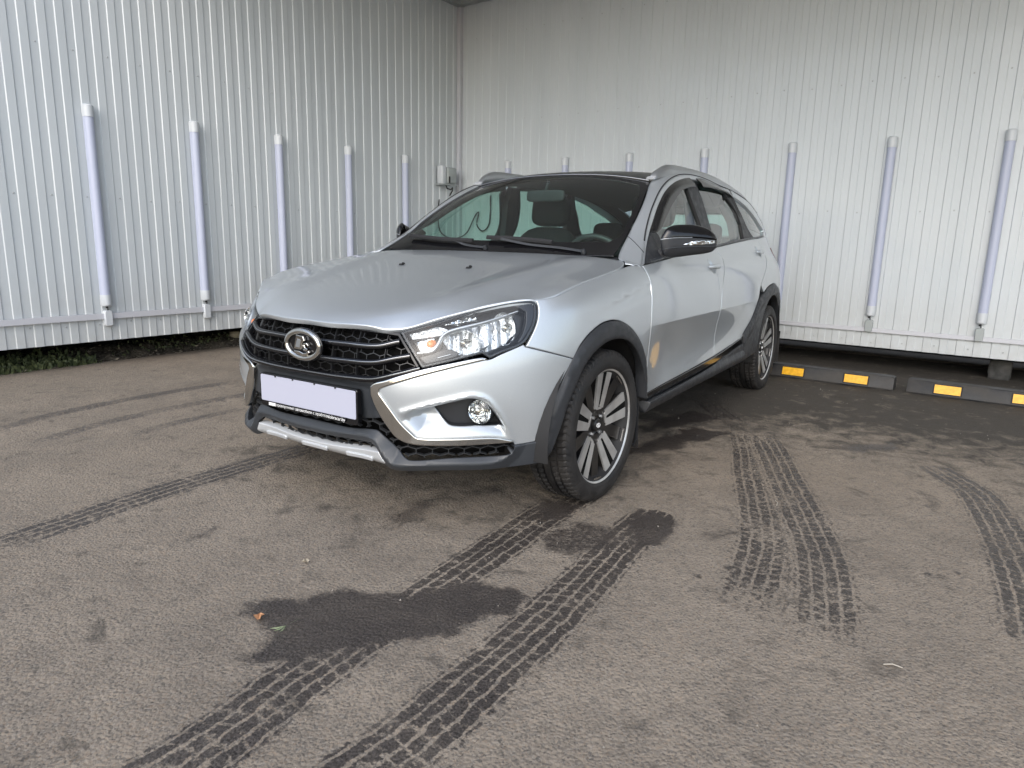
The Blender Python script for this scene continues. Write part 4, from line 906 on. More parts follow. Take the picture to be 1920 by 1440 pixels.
# ---- bumper
scoop=ccw(curve(g['SCOOP']));sc_up=curve(g['SCOOP'][:8],closed=False);sc_lo=curve(g['SCOOP'][7:]+g['SCOOP'][:1],closed=False)
def scoop_disp(s,z):
    q=np.stack([np.abs(s),z],1);ins=pip(q,scoop);o=np.zeros(len(q));
    if ins.any():
        du=pdist(q[ins],sc_up,False);dl=pdist(q[ins],sc_lo,False);o[ins]=-.052*sstep(0,.024,du)*sstep(0,.085,dl)
    o+=.004*np.exp(-(pdist(q,sc_up,False)/.012)**2);return o
fb=surfP(0,scoop_disp)
bumper_poly=g['CI']+[(.746,.642),(.783,.658),(.869,.691)]+g['SEAMB'][0:]+g['ARCH_O'][2::-1]+g['ARCH_O'][0:1]*0+g['BBOT']
bl,br=both('bumper_side',bumper_poly,M['paint'],car,fb,holes=[g['FOGR']],gap=.001,res=.0085,depth=.012,creases=[pl(sc_up[::2]),pl(offset(scoop,.004)[::2]),pl(offset(scoop,.009)[::2]),pl(offset(scoop,.015)[::2]),pl(offset(scoop,.022)[::2])])
fd=surfP(-.075)
zl,zr=both('fog_lamp_recess',[ (a,b) for a,b in offset(ccw(np.array(g['FOGR'])),-.012)],M['plastic'],(bl,br),surfP(-.066),gap=0,depth=.002,res=.03)
# recess side wall
for s_,pa in((1,bl),(-1,br)):
    q=curve(g['FOGR']);q=ccw(q)
    if s_<0:q=ccw(np.array(mir(pl(q))))
    a=fb(q[:,0],q[:,1]);b=surfP(-.075)(q[:,0],q[:,1]);n=len(q);a=a-nrm(fb,q[:,0],q[:,1])*.004
    mesh_obj('recess_wall',np.vstack([a,b]),[(i,(i+1)%n,(i+1)%n+n,i+n) for i in range(n)],M['plastic'],pa)
def lamp_disc(name,s,z,off,r,ax,mats,parent,depth=.03):
    c=P(s,z,off)[0];mb=MB();mb.lathe([(0,-depth),(r*.35,-depth),(r*.8,-depth*.4),(r,0)],c,ax,28);o=mb.obj('reflector_bowl',M['refl'],parent,auto=60)
    mb=MB();mb.lathe([(r*1.05,-.03),(r*1.05,.001),(r*1.02,.003),(r*.99,0)],c,ax,32);mb.obj('lamp_rim',mats,parent,auto=40)
    mb=MB();mb.lathe([(0,.014),(r*.5,.011),(r*.85,.005),(r*.99,.001)],c,ax,28);mb.obj('lamp_lens',M['lens'],parent,smooth=True)
    return o
for s_,pa in((1,bl),(-1,br)):
    fo=empty('fog_lamp',parent=car);lamp_disc('fog',.714*s_,.450,-.034,.043,(1,.25*s_,0),M['plastic'],fo)
    mb=MB();c=P(.714*s_,.450,-.045)[0];mb.lathe([(0,.02),(.012,.016),(.014,-.01)],c,(1,.1*s_,0),14);mb.obj('bulb_shield',M['chrome'],fo,auto=50)
# bright C-shaped trim
cp=g['CO']+g['CI']
def ctr_disp(s,z):
    return .010+0*s
both('bright_trim',cp,M['chrome'],car,surfP(.006,lambda s,z:.004*np.sin(np.abs(s)*0)),gap=-.001,edge=.006,depth=.022,res=.012)
# lower silver insert of the trim foot
# ---- grille
M['darkchrome']=mat('dark_chrome',(.46,.46,.47),.18,1);M['lowmesh']=mat('lower_mesh_plastic',(.035,.037,.040),.35)
GT=[(0,.7375),(.17,.7365),(.32,.731),(.411,.7235)]
gh=GT+g['GR_R'][1:]+g['GR_bot'][1:]+[(0,.550)]
gpoly=sym(gh)
grille=panel('grille_frame',gpoly,M['gloss'],car,surfP(-.008),holes=[pl(offset(ccw(curve(gpoly)),.013)[::3])],gap=.001,edge=.003,depth=.05,res=.02)
panel('grille_back',gpoly,M['void'],grille,surfP(-.060),gap=0,depth=.001,res=.06)
hexnet('grille_mesh',gpoly,M['mesh'],grille,surfP(-.026),w=.056,h=.034,bw=.0024,dep=.010,rows_shift=.004)
for y_ in np.arange(-.36,.40,.12):
    zt=float(np.interp(abs(y_),[0,.32,.45],[.735,.728,.70]));zb_=float(np.interp(abs(y_),[0,.24,.42],[.552,.556,.586]))
    ribbon('grille_divider',[(y_,zb_),(y_,zt)],.005,M['mesh'],grille,surfP(-.030),h=.012)
for key in('BAR1','BAR2'):
    b_=[(0.0,g[key][0][1])]+g[key];b_[-1]=(b_[-1][0]-.012,b_[-1][1]-.003)
    full=[(-a,b) for a,b in b_[::-1] if a>0]+b_
    ribbon('grille_bar',full,.022,M['gloss'],grille,surfP(-.014),h=.013,sharp=80)
    ribbon('bar_trim',[(a,b+.0045) for a,b in full],.0036,M['darkchrome'],grille,surfP(-.002),h=.0025,sharp=80)
lipb=[(-a,b) for a,b in g['GR_bot']]+g['GR_bot'][::-1]
ribbon('grille_lip',[(a,b+.002) for a,b in lipb],.018,M['gloss'],grille,surfP(-.004),h=.010,sharp=80)
ribbon('grille_lip_shine',[(a,b+.006) for a,b in lipb],.0035,M['satin'],grille,surfP(.002),h=.006,sharp=80)
# ---- badge
bd=empty('badge',parent=car);bc=P(0,.650,0)[0];bx0=.802
def oval(name,ry,rz,r,x,m,parent,prof=None):
    mb=MB();n=64;pts=[(x,ry*math.cos(2*math.pi*i/n),.6535+rz*math.sin(2*math.pi*i/n)) for i in range(n)]
    mb.sweep(pts,[(r*1.25*math.cos(a),r*math.sin(a)) for a in np.linspace(0,2*math.pi,10,endpoint=False)],up=(1,0,0),closed=True);return mb.obj(name,m,parent,auto=60)
oval('badge_ring',.0880,.0500,.0082,bx0,M['chrome'],bd)
oval('badge_edge',.0970,.0585,.0040,bx0-.006,M['gloss'],bd)
mb=MB();mb.V=[(bx0-.004,.086*math.cos(2*math.pi*i/48),.6535+.048*math.sin(2*math.pi*i/48)) for i in range(48)];mb.F=[tuple(range(48))];mb.MI=[0];mb.obj('badge_field',M['gloss'],bd)
def ext(name,pts,x,d,m,parent,bev=.002):
    """flat emblem shape, bevelled, in the y/z plane"""
    p=ccw(np.array(pts,float));i=offset(p,bev);n=len(p)
    V=[(x,a,b) for a,b in p]+[(x+d-bev*.6,a,b) for a,b in p]+[(x+d,a,b) for a,b in i]
    F=[(k,(k+1)%n,(k+1)%n+n,k+n) for k in range(n)]+[(k+n,(k+1)%n+n,(k+1)%n+2*n,k+2*n) for k in range(n)]+[tuple(range(2*n,3*n))]
    o=mesh_obj(name,V,F,m,parent,smooth=False);bm=bmesh.new();bm.from_mesh(o.data);bmesh.ops.triangulate(bm,faces=[f for f in bm.faces if len(f.verts)>4]);bm.to_mesh(o.data);bm.free();return o
E_=lambda L_:[(a*.001,.6535+b*.001) for a,b in L_]
ext('badge_sail',E_([(-52,-14),(-22,-16),(-16,-6),(-6,26),(6,30),(14,26),(10,10),(0,-12),(-6,-20),(-50,-22)]),bx0-.001,.009,M['chrome'],bd) if False else None
ext('badge_sail',E_([(-38,-16),(-30,16),(-24,36),(14,33),(20,18),(8,8),(8,-12),(-2,-17)]),bx0-.001,.010,M['chrome'],bd)
ext('badge_sail_inset',E_([(-27,-8),(-20,14),(-16,22),(2,19),(-2,2),(-6,-10)]),bx0+.006,.0045,M['satin'],bd,.001)
ext('badge_hull',E_([(-40,-24),(-36,-33),(4,-42),(28,-38),(44,-24),(38,-18),(26,-27),(10,-30),(-10,-24)]),bx0-.001,.009,M['chrome'],bd)
ext('badge_prow',E_([(6,-4),(14,8),(30,10),(40,2),(36,-4),(26,2),(18,0),(22,-8),(34,-12),(30,-22),(12,-20),(8,-14),(20,-14),(14,-8)]),bx0-.001,.009,M['chrome'],bd)
# ---- number plate carrier, blank plate and frame
ps=[(0,.5475),(.15,.547),(.236,.549),(.326,.553),(.322,.545),(.324,.501),(.37,.425),(.249,.402),(0,.40)]
psur=panel('plate_surround',sym(ps),M['plastic2'],car,surfP(-.012,lambda s,z:-.010*sstep(.545,.53,z)*sstep(.33,.29,np.abs(s))),gap=.001,depth=.02,res=.02)
pf=empty('number_plate',parent=car);PX,PZ,PH,PW=.792,.459,.052,.260
def rrect(w,h,r,n=5):
    o=[]
    for cx,cy,a0 in((w-r,h-r,0),(-w+r,h-r,90),(-w+r,-h+r,180),(w-r,-h+r,270)):
        for k in range(n+1):
            a=math.radians(a0+90*k/n);o.append((cx+r*math.cos(a),cy+r*math.sin(a)))
    return o
ext('plate_frame',[(a,PZ-.006+b) for a,b in rrect(PW+.007,PH+.013,.010)],PX-.018,.020,M['gloss'],pf,.003)
ext('plate_blank',[(a,PZ+.002+b) for a,b in rrect(PW,PH,.006)],PX,.0042,M['plate'],pf,.001)
ext('frame_strip',[(a,PZ-.0585+b) for a,b in [(.205,-.0085),(.215,.009),(-.215,.009),(-.205,-.0085)]],PX+.001,.0065,M['gloss'],pf,.0015)
for yy in(-.17,-.07,.05,.16):
    mb=MB();mb.box((PX+.004,yy,PZ+PH+.001),(.006,.006,.006));mb.obj('frame_clip',M['black'],pf)
def text(s,size,m,parent,loc,name):
    cu=bpy.data.curves.new(name,'FONT');cu.body=s;cu.size=size;cu.extrude=.0004;cu.align_y='CENTER'
    o=bpy.data.objects.new(name,cu);COL.objects.link(o);dg=bpy.context.evaluated_depsgraph_get();me=bpy.data.meshes.new_from_object(o.evaluated_get(dg));COL.objects.unlink(o);bpy.data.objects.remove(o)
    me.materials.clear();me.materials.append(m);q=link(bpy.data.objects.new(name,me),parent);q.location=loc
    q.rotation_euler=(math.radians(90),0,math.radians(90));return q
text('проверенные автомобили с пробегом',.0160,M['ink'],pf,(PX+.0078,-.168,PZ-.0585),'frame_lettering')
text('dobracar.by',.0185,M['ink'],pf,(PX+.0078,.120,PZ-.0585),'frame_web_lettering')
mb=MB();mb.box((PX+.0078,-.192,PZ-.0585),(.001,.040,.012));mb.obj('frame_logo_patch',M['ink'],pf)
# ---- lower grille and cladding
lm=[(0,.404),(.249,.404),(.37,.423)]+g['LMESH'][2:15]+[(.104,.365),(0,.365)]
lowg=panel('lower_grille_back',sym(lm),M['void'],car,surfP(-.075),gap=0,depth=.001,res=.06)
hexnet('lower_grille_mesh',sym(lm),M['lowmesh'],lowg,surfP(-.022),w=.060,h=.034,bw=.0028,dep=.014)
LIPX=[(-.01,.337)]+g['LIP']
lipc=curve(LIPX,.008,closed=False,ang=60);above=np.vstack([lipc,[[.842,.7],[-.01,.7]]])
def lip_disp(s,z):
    a=np.abs(s);q=np.stack([a,z],1);d=pdist(q,lipc,False);up=pip(q,above)
    o=np.where(up,.019-.046*np.clip(d/.050,0,1),.019-.020*np.clip(d/.045,0,1)-.004*(d<0));f=sstep(.84,.93,a);return o*(1-f)+.006*f
cl=[(0,.3655),(.104,.3655)]+g['LMESH'][6:15][::-1]+g['BBOT'][::-1]+[(g['ARCH_I'][0][0]-.004,.298),g['ARCH_I'][0]]+g['CLB'][1:]+[(.337,.298),(.304,.324),(.094,.319),(0,.318)]
clad=panel('lower_bumper_cladding',sym(cl),M['plastic2'],car,surfP(0,lip_disp),gap=.0005,edge=.004,depth=.035,res=.009,creases=[pl(lipc),[(-a,b) for a,b in pl(lipc)]])
m2=[(0,.318),(.094,.319),(.304,.324),(.337,.298),(.191,.285),(0,.279)]
lowg2=panel('air_slot_back',sym(m2),M['void'],car,surfP(-.06),gap=0,depth=.001,res=.06)
hexnet('air_slot_mesh',sym(m2),M['lowmesh'],lowg2,surfP(-.010),w=.056,h=.030,bw=.0028,dep=.012)
sk=[(0,.280),(.191,.286),(.337,.296),(.372,.246),(.276,.229),(.14,.224),(0,.223)]
skid=panel('skid_plate',sym(sk),M['skid'],car,surfP(.012,lambda s,z:-.05*np.clip((.262-z)/.04,0,1)**1.5),gap=.0005,edge=.005,depth=.03,res=.012)
for a,b in((-.30,-.17),(-.07,.07),(.17,.30)):
    panel('skid_pad',[(a,.266),(b,.266),(b+(.012 if b>0 else -.012)*0,.250),(a,.250)],M['skid'],skid,surfP(.018),gap=0,edge=.003,depth=.014,res=.02)
# ---- headlights
def headlight(sg):
    T=(lambda q:q) if sg>0 else mir
    h=empty('headlight',parent=car)
    panel('lamp_housing',T(g['HL']),M['lampdark'],h,surfP(-.075),gap=0,depth=.001,res=.04)
    hole=pl(offset(ccw(curve(g['HL'])),.010)[::2])
    panel('lamp_bezel',T(g['HL']),M['lampdark'],h,surfP(-.006),holes=[T(hole)],gap=.001,edge=.002,depth=.070,res=.02)
    panel('lamp_inner_bezel',T([(a-.013,b-.006) for a,b in [(.949,.828),(.944,.805),(.933,.775),(.914,.743),(.875,.70),(.86,.70),(.885,.735),(.900,.77),(.905,.805),(.86,.822),(.70,.793),(.735,.819),(.828,.839),(.915,.845),(.945,.842)]]),M['lampdark'],h,surfP(-.014),gap=.002,edge=.003,depth=.03,res=.02)
    ribbon('bright_brow',T(g['HLBROW']),[.011,.013,.013,.012,.010,.008,.006],M['satin'],h,surfP(-.024),h=.012,sharp=80)
    panel('inner_reflector',T([(.575,.693),(.600,.722),(.66,.736),(.76,.760),(.850,.784),(.868,.76),(.860,.72),(.800,.676),(.735,.654),(.66,.646),(.600,.650)]),M['lampgrey'],h,surfP(-.058,lambda s,z:.004*np.sin(np.abs(s)*170)),gap=.001,edge=.003,depth=.012,res=.012)
    panel('frosted_panel',T(g['HLGREY']),M['lampgrey'],h,surfP(-.034),gap=.001,edge=.003,depth=.02,res=.02)
    panel('daytime_lamp',T(g['HLDRL']),M['refl'],h,surfP(-.036,lambda s,z:.006*np.sin(s*260)),gap=.001,edge=.003,depth=.02,res=.008)
    ind=panel('indicator_chamber',T(g['HLIND']),M['refl'],h,surfP(-.040),gap=.001,edge=.003,depth=.02,res=.02)
    c=P(.532*sg,.686,-.040)[0];mb=MB();mb.lathe([(0,.020),(.009,.018),(.014,.008),(.015,-.010)],c,(1,.2*sg,0),16);mb.obj('orange_bulb',M['orange'],h,auto=60)
    panel('lower_black_panel',T([(.516,.618),(.626,.645),(.640,.660),(.60,.672),(.57,.668),(.50,.645),(.487,.640)]),M['gloss'],h,surfP(-.032),gap=.001,edge=.003,depth=.02,res=.02)
    ribbon('lower_bright_line',T([(.560,.642),(.606,.654)]),.004,M['satin'],h,surfP(-.026),h=.006)
    # main bowls
    for (s,z,r,off,ex) in((.650,.687,.062,-.036,1.22),(.810,.738,.058,-.040,.82)):
        c=P(s*sg,z,off)[0];ax=Vector((1,.12*sg,0));mb=MB()
        mb.lathe([(.010,-.062),(.022,-.058),(r*.55,-.044),(r*.82,-.022),(r,.004)],c,ax,30)
        if ex!=1:
            mb.V=[Vector((v[0],c[1]+(v[1]-c[1])*ex,c[2]+(v[2]-c[2])*(.86 if ex>1 else 1.02))) for v in mb.V]
        mb.obj('reflector_bowl',M['refl'],h,auto=22)
        mb=MB();mb.lathe([(0,.004),(.010,.002),(.017,-.012),(.018,-.034)],Vector(c)-ax*.004,ax,18);mb.obj('bulb_cap',M['chrome'],h,auto=50)
    panel('bowl_bridge',T([(.708,.662),(.752,.684),(.767,.744),(.757,.766),(.727,.759),(.712,.714)]),M['lampgrey'],h,surfP(-.040,lambda s,z:.010*np.cos((np.abs(s)-.745)*60)),gap=.001,edge=.003,depth=.02,res=.012)
    panel('lamp_lens',T(g['HL']),M['lens'],h,surfP(.001),gap=.001,edge=.006,depth=.010,res=.022)
    return h
headlight(1);headlight(-1)
# ---- front wings
smz=[(zs(-.26),.953),(zs(-.165),.939),(zs(-.035),.921),(zs(.143),.896),(zs(.288),.866),(zs(.338),.853)]
wing=g['SEAMB']+g['ARCH_O'][4:]+[(1.743,.387)]+g['FD_front'][::-1][1:]+smz+[(.933,.843),(.938,.824),(.936,.800),(.927,.769),(.909,.736)]
def wing_disp(s,z):
    a=np.abs(s);zl=.775+.105*np.clip((a-1.1)/.68,0,1);w=sstep(1.15,1.5,a);return -.0045*w*np.exp(-((z-zl+.022)/.020)**2)+.002*w*np.exp(-((z-zl-.004)/.008)**2)
both('front_wing',wing,M['paint'],car,surfP(0,wing_disp),gap=.0018,edge=.004,depth=.02,res=.018)
def arch_disp(op):
    oc=curve(op,closed=False)
    def f(s,z):
        q=np.stack([np.abs(s),z],1);d=pdist(q,oc,False);return .004+.012*sstep(0,.022,d)-.010*sstep(.055,.085,d)
    return f
ao=g['ARCH_O'];ai=g['ARCH_I'][:1]+[(a-.008,b-.01) for a,b in g['ARCH_I'][1:4]]+[(1.130,.590),(1.187,.632),(1.277,.664),(1.372,.672),(1.462,.658),(1.537,.622),(1.602,.568),(1.652,.500),(1.684,.42),(1.697,.372)]
both('wheel_arch_trim',ao+[(1.734,.372)]+ai[::-1],M['plastic'],car,surfP(0,arch_disp(ao)),gap=.0008,edge=.004,depth=.045,res=.016)
# ---- doors
_b=np.array(g['BELT']+[(4.862,1.125)]);belt=lambda s:float(np.interp(s,_b[:,0],_b[:,1]-.003))
fdp=[(1.743,.387),(2.262,.404),(2.787,.424)]+g['BSEAM'][1:5]+[(2.992,1.008),(2.995,belt(2.995))]+[(s,belt(s)) for s in(2.7,2.4,2.1,1.83)]+g['FD_front'][:-1]
rdp=[(2.787,.424),(3.092,.444),(3.396,.472)]+g['RARCH_O'][1:3]+[(3.762,.785),(3.858,.839),(4.032,.922),(4.162,.985),(4.222,1.035),(4.172,1.077),(4.13,belt(4.13))]+[(s,belt(s)) for s in(3.662,3.3)]+[(2.997,belt(2.997))]+[(2.992,1.008)]+g['BSEAM'][1:5][::-1]
ft=surfP()
zc_=[[(s,z) for s in np.arange(1.76,3.9,.03)] for z in(.6885,.6915,.672)]
HD=((2.723,.931),(3.985,1.008))
def dish(s,z):
    o=0*s
    for a,b in HD:
        r=np.sqrt(((np.abs(s)-a)/.046)**2+((z-b)/.044)**2);o=o-.015*(1-sstep(.45,1.0,r))
    return o
ft=surfP(0,dish)
dl_=lambda a,b:[[(a+.046*k*math.cos(t),b+.044*k*math.sin(t)) for t in np.linspace(0,2*math.pi,22)] for k in(1.06,.92,.75,.58,.4)]
FDs=both('front_door',fdp,M['paint'],car,ft,gap=.002,edge=.004,depth=.02,res=.018,creases=zc_+dl_(*HD[0]))
RDs=both('rear_door',rdp,M['paint'],car,ft,gap=.002,edge=.004,depth=.02,res=.018,creases=zc_+dl_(*HD[1]))
def handle(sc,zc,sg,parent):
    mb=MB();pts=[];sc_=[]
    for t in np.linspace(-1,1,15):
        pts.append(P((sc+.012+.080*t)*sg,zc+.003-.004*t*t,.002+.024*(1-abs(t)**5))[0]);sc_.append(1-.30*abs(t)**4)
    mb.sweep(pts,[(.007*math.cos(a),.014*math.sin(a)) for a in np.linspace(0,2*math.pi,12,endpoint=False)],scale=sc_);mb.obj('door_handle',M['paint'],parent,auto=60)
for (a,b),(h1,h2) in zip((FDs,RDs),HD):
    handle(h1,h2,1,a);handle(h1,h2,-1,b)
# ---- rear quarter, tail
rc_=zs(-2.80)
arc_o=[(rc_+.47*math.cos(t),.315+.47*math.sin(t)) for t in np.linspace(math.radians(95),math.radians(5),9)]
arc_i=[(rc_+.385*math.cos(t),.315+.385*math.sin(t)) for t in np.linspace(math.radians(175),math.radians(5),16)]
SE=float(SN[-1]);ST=4.98
both('rear_quarter',[(s,z) for s,z in [(3.762,.788),(3.858,.839),(4.032,.922),(4.162,.985),(4.222,1.035),(4.172,1.077),(4.13,belt(4.13)),(4.412,1.116),(4.712,1.122),(ST,1.06),(ST,.34),(rc_+.47,.34)]+arc_o[::-1][1:]+[(3.962,.765),(3.852,.735)]],M['paint'],car,ft,gap=.002,res=.03)
ra=g['RARCH_O'][:1]+[(3.588,.598),(3.702,.690),(3.852,.728),(3.962,.762)]+arc_o
both('rear_arch_trim',ra+[(rc_+.47,.33),(rc_+.385,.33)]+arc_i[::-1][1:-1]+[(3.762,.33),(3.432,.31)],M['plastic'],car,surfP(0,arch_disp(ra)),gap=.0008,edge=.004,depth=.05,res=.02)
def tailpanel(name,z0,z1,m,off=0):
    for sg in(1,-1):
        us=np.linspace(ST,SE,14)*sg;o=grid(name,lambda s,z:P(s,z,off),us,np.linspace(z0,z1,12),m,car,flip=sg<0)
tailpanel('tailgate',.64,1.06,M['paint']);tailpanel('rear_bumper',.30,.64,M['plastic'],.01)
both('tail_lamp',[(4.762,.90),(ST-.01,.86),(ST-.01,1.03),(4.742,1.04)],mat('tail_lamp_smoked',(.10,.02,.02),.12,0,1),car,surfP(.006),gap=0,depth=.01,res=.04)
# ---- sills
st=[(1.743,.386),(2.787,.423),(3.398,.472)];sm=[(1.753,.351),(2.769,.383),(3.392,.430)];sb=[(1.747,.295),(2.793,.312),(3.432,.309)]
both('sill_upper_strip',st+sm[::-1],M['gloss'],car,surfP(-.006,press=False),gap=.0005,edge=.004,depth=.03,res=.03)
both('sill_trim',sm+sb[::-1],M['plastic'],car,surfP(.002,lambda s,z:.016*np.sin(np.clip((z-.30)/.085,0,1)*math.pi),press=False),gap=.0005,edge=.005,depth=.10,res=.014)
# ---- side glass, pillars, frames
fr_o=g['FRO'];dl=g['DLR']
both('window_surround',fr_o+dl[::-1],M['paint'],car,surfP(.001),gap=.001,edge=.004,depth=.03,res=.02)
zg=lambda s:belt(s)+.003
BPf=g['BPF'];BPr=g['BPR'];CPf=g['CPF'];CPr=g['CPR']
def between(a,b): return [d for d in dl[:-1] if a<d[0]<b]
fgp=[(1.84,zg(1.84)+.01)]+between(1.812,2.80)+BPf+[(s,zg(s)) for s in(2.562,2.3)]
rgp=BPr+between(2.962,3.56)+CPf+[(s,zg(s)) for s in(3.562,3.3)]
qgp=CPr+between(3.652,4.70)+[(4.448,1.122)]+[(s,zg(s)+.002) for s in(4.3,)]
for nm,pp,par in(('front_side_window',fgp,FDs),('rear_side_window',rgp,RDs),('quarter_window',qgp,None)):
    both(nm,pp,M['glass'],par or car,surfP(-.014),gap=-.003,edge=.002,depth=.002,res=.05)
both('centre_pillar',BPf+BPr,M['gloss'] if False else M['plastic'],car,surfP(-.004),gap=.001,depth=.02,res=.04)
mb=None
both('rear_pillar',CPf+CPr,M['plastic'],car,surfP(-.004),gap=.001,depth=.02,res=.04)
for sg in(1,-1):
    T=(lambda q:q) if sg>0 else (lambda q:[(-a,b) for a,b in q])
    for q in (BPf[1:],CPf[1:]): ribbon('window_seal',T([(a-.004,b) for a,b in q]),.020,M['black'],car,surfP(-.010),h=.008)
    ribbon('belt_trim',T([(s,belt(s)+.004) for s in np.linspace(1.84,4.5,12)]),.014,M['plastic2'],car,surfP(-.006),h=.012)
    # seam under the roof frame
    ribbon('frame_seal',T([(a,b+.004) for a,b in fr_o[1:]]),.006,M['black'],car,surfP(-.002),h=.003)
both('mirror_base',g['MBASE'],M['plastic'],FDs,surfP(.006),gap=.001,edge=.006,depth=.02,res=.03)
vf=g['VFT']
both('window_deflector',vf+g['VFL'],M['gloss'],FDs,surfP(.004,lambda s,z:.016*sstep(0,.03,pdist(np.stack([np.abs(s),z],1),curve(vf,.03,closed=False),False))),gap=0,edge=.003,depth=.004,res=.014)
vr=g['VRT']
both('window_deflector',vr+g['VRL'],M['gloss'],RDs,surfP(.004,lambda s,z:.016*sstep(0,.03,pdist(np.stack([np.abs(s),z],1),curve(vr,.03,closed=False),False))),gap=0,edge=.003,depth=.004,res=.014)
# ---- pillar and cant rail (one sweeping body side)
I3=[(-.30,.772,.9585),(-.345,.742,.974),(-.378,.705,.990),(-.54,.672,1.077),(-.612,.662,1.124),(-.696,.650,1.177),(-.873,.611,1.280),(-1.040,.564,1.363),(-1.17,.561,1.402),(-1.35,.561,1.425),(-1.55,.562,1.437),(-1.75,.564,1.441),(-1.95,.565,1.441),(-2.3,.562,1.430),(-2.7,.553,1.400),(-2.93,.540,1.368),(-3.10,.520,1.325),(-3.25,.50,1.26),(-3.33,.49,1.19)]
def P1(s,z,o=0): return P(s,z,o)[0]
O3=[(-.315,.806,.953),(-.35,.816,.954)]+[tuple(P1(a,b+.002)) for a,b in g['FRO']]
_t=np.arange(len(I3),dtype=float);cI=CS(_t,np.array(I3));cO=CS(_t,np.array(O3))
def cant(sg,off=0):
    def f(t,w):
        a=cI(t);b=cO(t);p=a+(b-a)*w[:,None];e=b-a;tt=(cI(t+.01)-cI(t-.01)+cO(t+.01)-cO(t-.01));n=np.cross(tt,e);n/=np.linalg.norm(n,axis=1)[:,None]
        n*=np.where(n[:,2:3]+n[:,1:2]<0,-1,1);l=np.linalg.norm(e,axis=1);p=p+n*((l*.10*w*(1-w)*4*.5)+off)[:,None];p[:,1]*=sg;return p
    return f
for sg in(1,-1):
    grid('body_side_pillar',cant(sg),np.linspace(0,len(I3)-1,90),np.linspace(0,1,9),M['paint'],car,flip=sg>0,solid=.004)
    grid('pillar_lining',cant(sg,-.02),np.linspace(2.5,len(I3)-1,60),np.linspace(0,.95,6),M['trim'],car,flip=sg<0)
    a=cant(sg,.0012)(np.full(8,3.0)+np.linspace(0,.0,8),np.linspace(0,1,8)) 
    mb=MB();mb.sweep([Vector(v) for v in cant(sg,.0)(np.linspace(3.0,2.55,9),np.linspace(0,1,9))],[(-.0015,-.001),(.0015,-.001),(.0015,.0012),(-.0015,.0012)]);mb.obj('pillar_seam',M['black'],car)
# ---- windscreen
WC=CS([0,.15,.5,.8,1],np.array([(-.372,1.0),(-.478,1.083),(-.703,1.243),(-.90,1.357),(-1.035,1.415)]))
WE=CS([0,.2,.38,.56,.8,1],np.array([(-.390,.680,.997),(-.54,.664,1.073),(-.612,.654,1.120),(-.696,.642,1.173),(-.873,.603,1.276),(-1.044,.556,1.360)]))
def wsf(off=0):
    def f(u,v):
        c=WC(v);e=WE(v);k=np.abs(u)**2.1;x=c[:,0]+(e[:,0]-c[:,0])*k;z=c[:,1]+(e[:,2]-c[:,1])*k;y=u*e[:,1];p=np.stack([x,y,z],1);p+=np.array([.55,0,.83])*off;return p
    return f
uu=[-1,-.5,0,.5,1]
wp=[(-1,-.02),(-.5,-.03),(0,-.03),(.5,-.03),(1,-.02),(1,.25),(1,.5),(1,.75),(1,1),(.5,1),(0,1),(-.5,1),(-1,1),(-1,.75),(-1,.5),(-1,.25)]
ws=panel('windscreen',wp,M['wglass'],car,wsf(),gap=0,edge=.004,depth=.004,res=.05)
wi=[(-.90,.115),(-.5,.085),(0,.080),(.5,.085),(.90,.115),(.955,.20),(.955,.5),(.95,.80),(.92,.93),(.5,.955),(0,.96),(-.5,.955),(-.92,.93),(-.95,.80),(-.955,.5),(-.955,.20)]
panel('windscreen_border',wp,M['gloss'],ws,wsf(.0015),holes=[wi],gap=0,edge=.004,depth=.004,res=.05)
# ---- roof
_rz=CS([-.9,-1.03,-1.2,-1.5,-1.9,-2.4,-2.9,-3.3,-3.55][::-1],[1.375,1.416,1.447,1.469,1.480,1.470,1.434,1.385,1.340][::-1])
_rd=CS([-.9,-1.05,-1.3,-1.9,-2.9,-3.55][::-1],[.050,.050,.038,.036,.052,.06][::-1])
def rooff(off=0):
    def f(x,y): return np.stack([x,y,_rz(x)-_rd(x)*(np.abs(y)/.565)**2.4+off],1)
    return f
rp=[(-1.043,0),(-1.047,.2),(-1.055,.4),(-1.065,.562),(-1.3,.562),(-1.95,.566),(-2.5,.555),(-2.8,.545),(-3.05,.525),(-3.25,.49),(-3.40,.44),(-3.45,.2),(-3.46,0)]
rp=rp+[(a,-b) for a,b in rp[::-1] if b>0]
M['roof']=mat('black_roof',(.012,.013,.014),.30,0,0,.35)
roof=panel('roof',rp,M['roof'],car,rooff(),gap=.001,edge=.004,depth=.02,res=.04)
grid('headliner',rooff(-.035),np.linspace(-1.06,-3.2,20),np.linspace(-.58,.58,10),M['headliner'],car)
ribbon('roof_front_trim',[(-1.050,-.55),(-1.044,-.3),(-1.040,0),(-1.044,.3),(-1.050,.55)],.004,M['darkchrome'],car,rooff(-.003),h=.003)
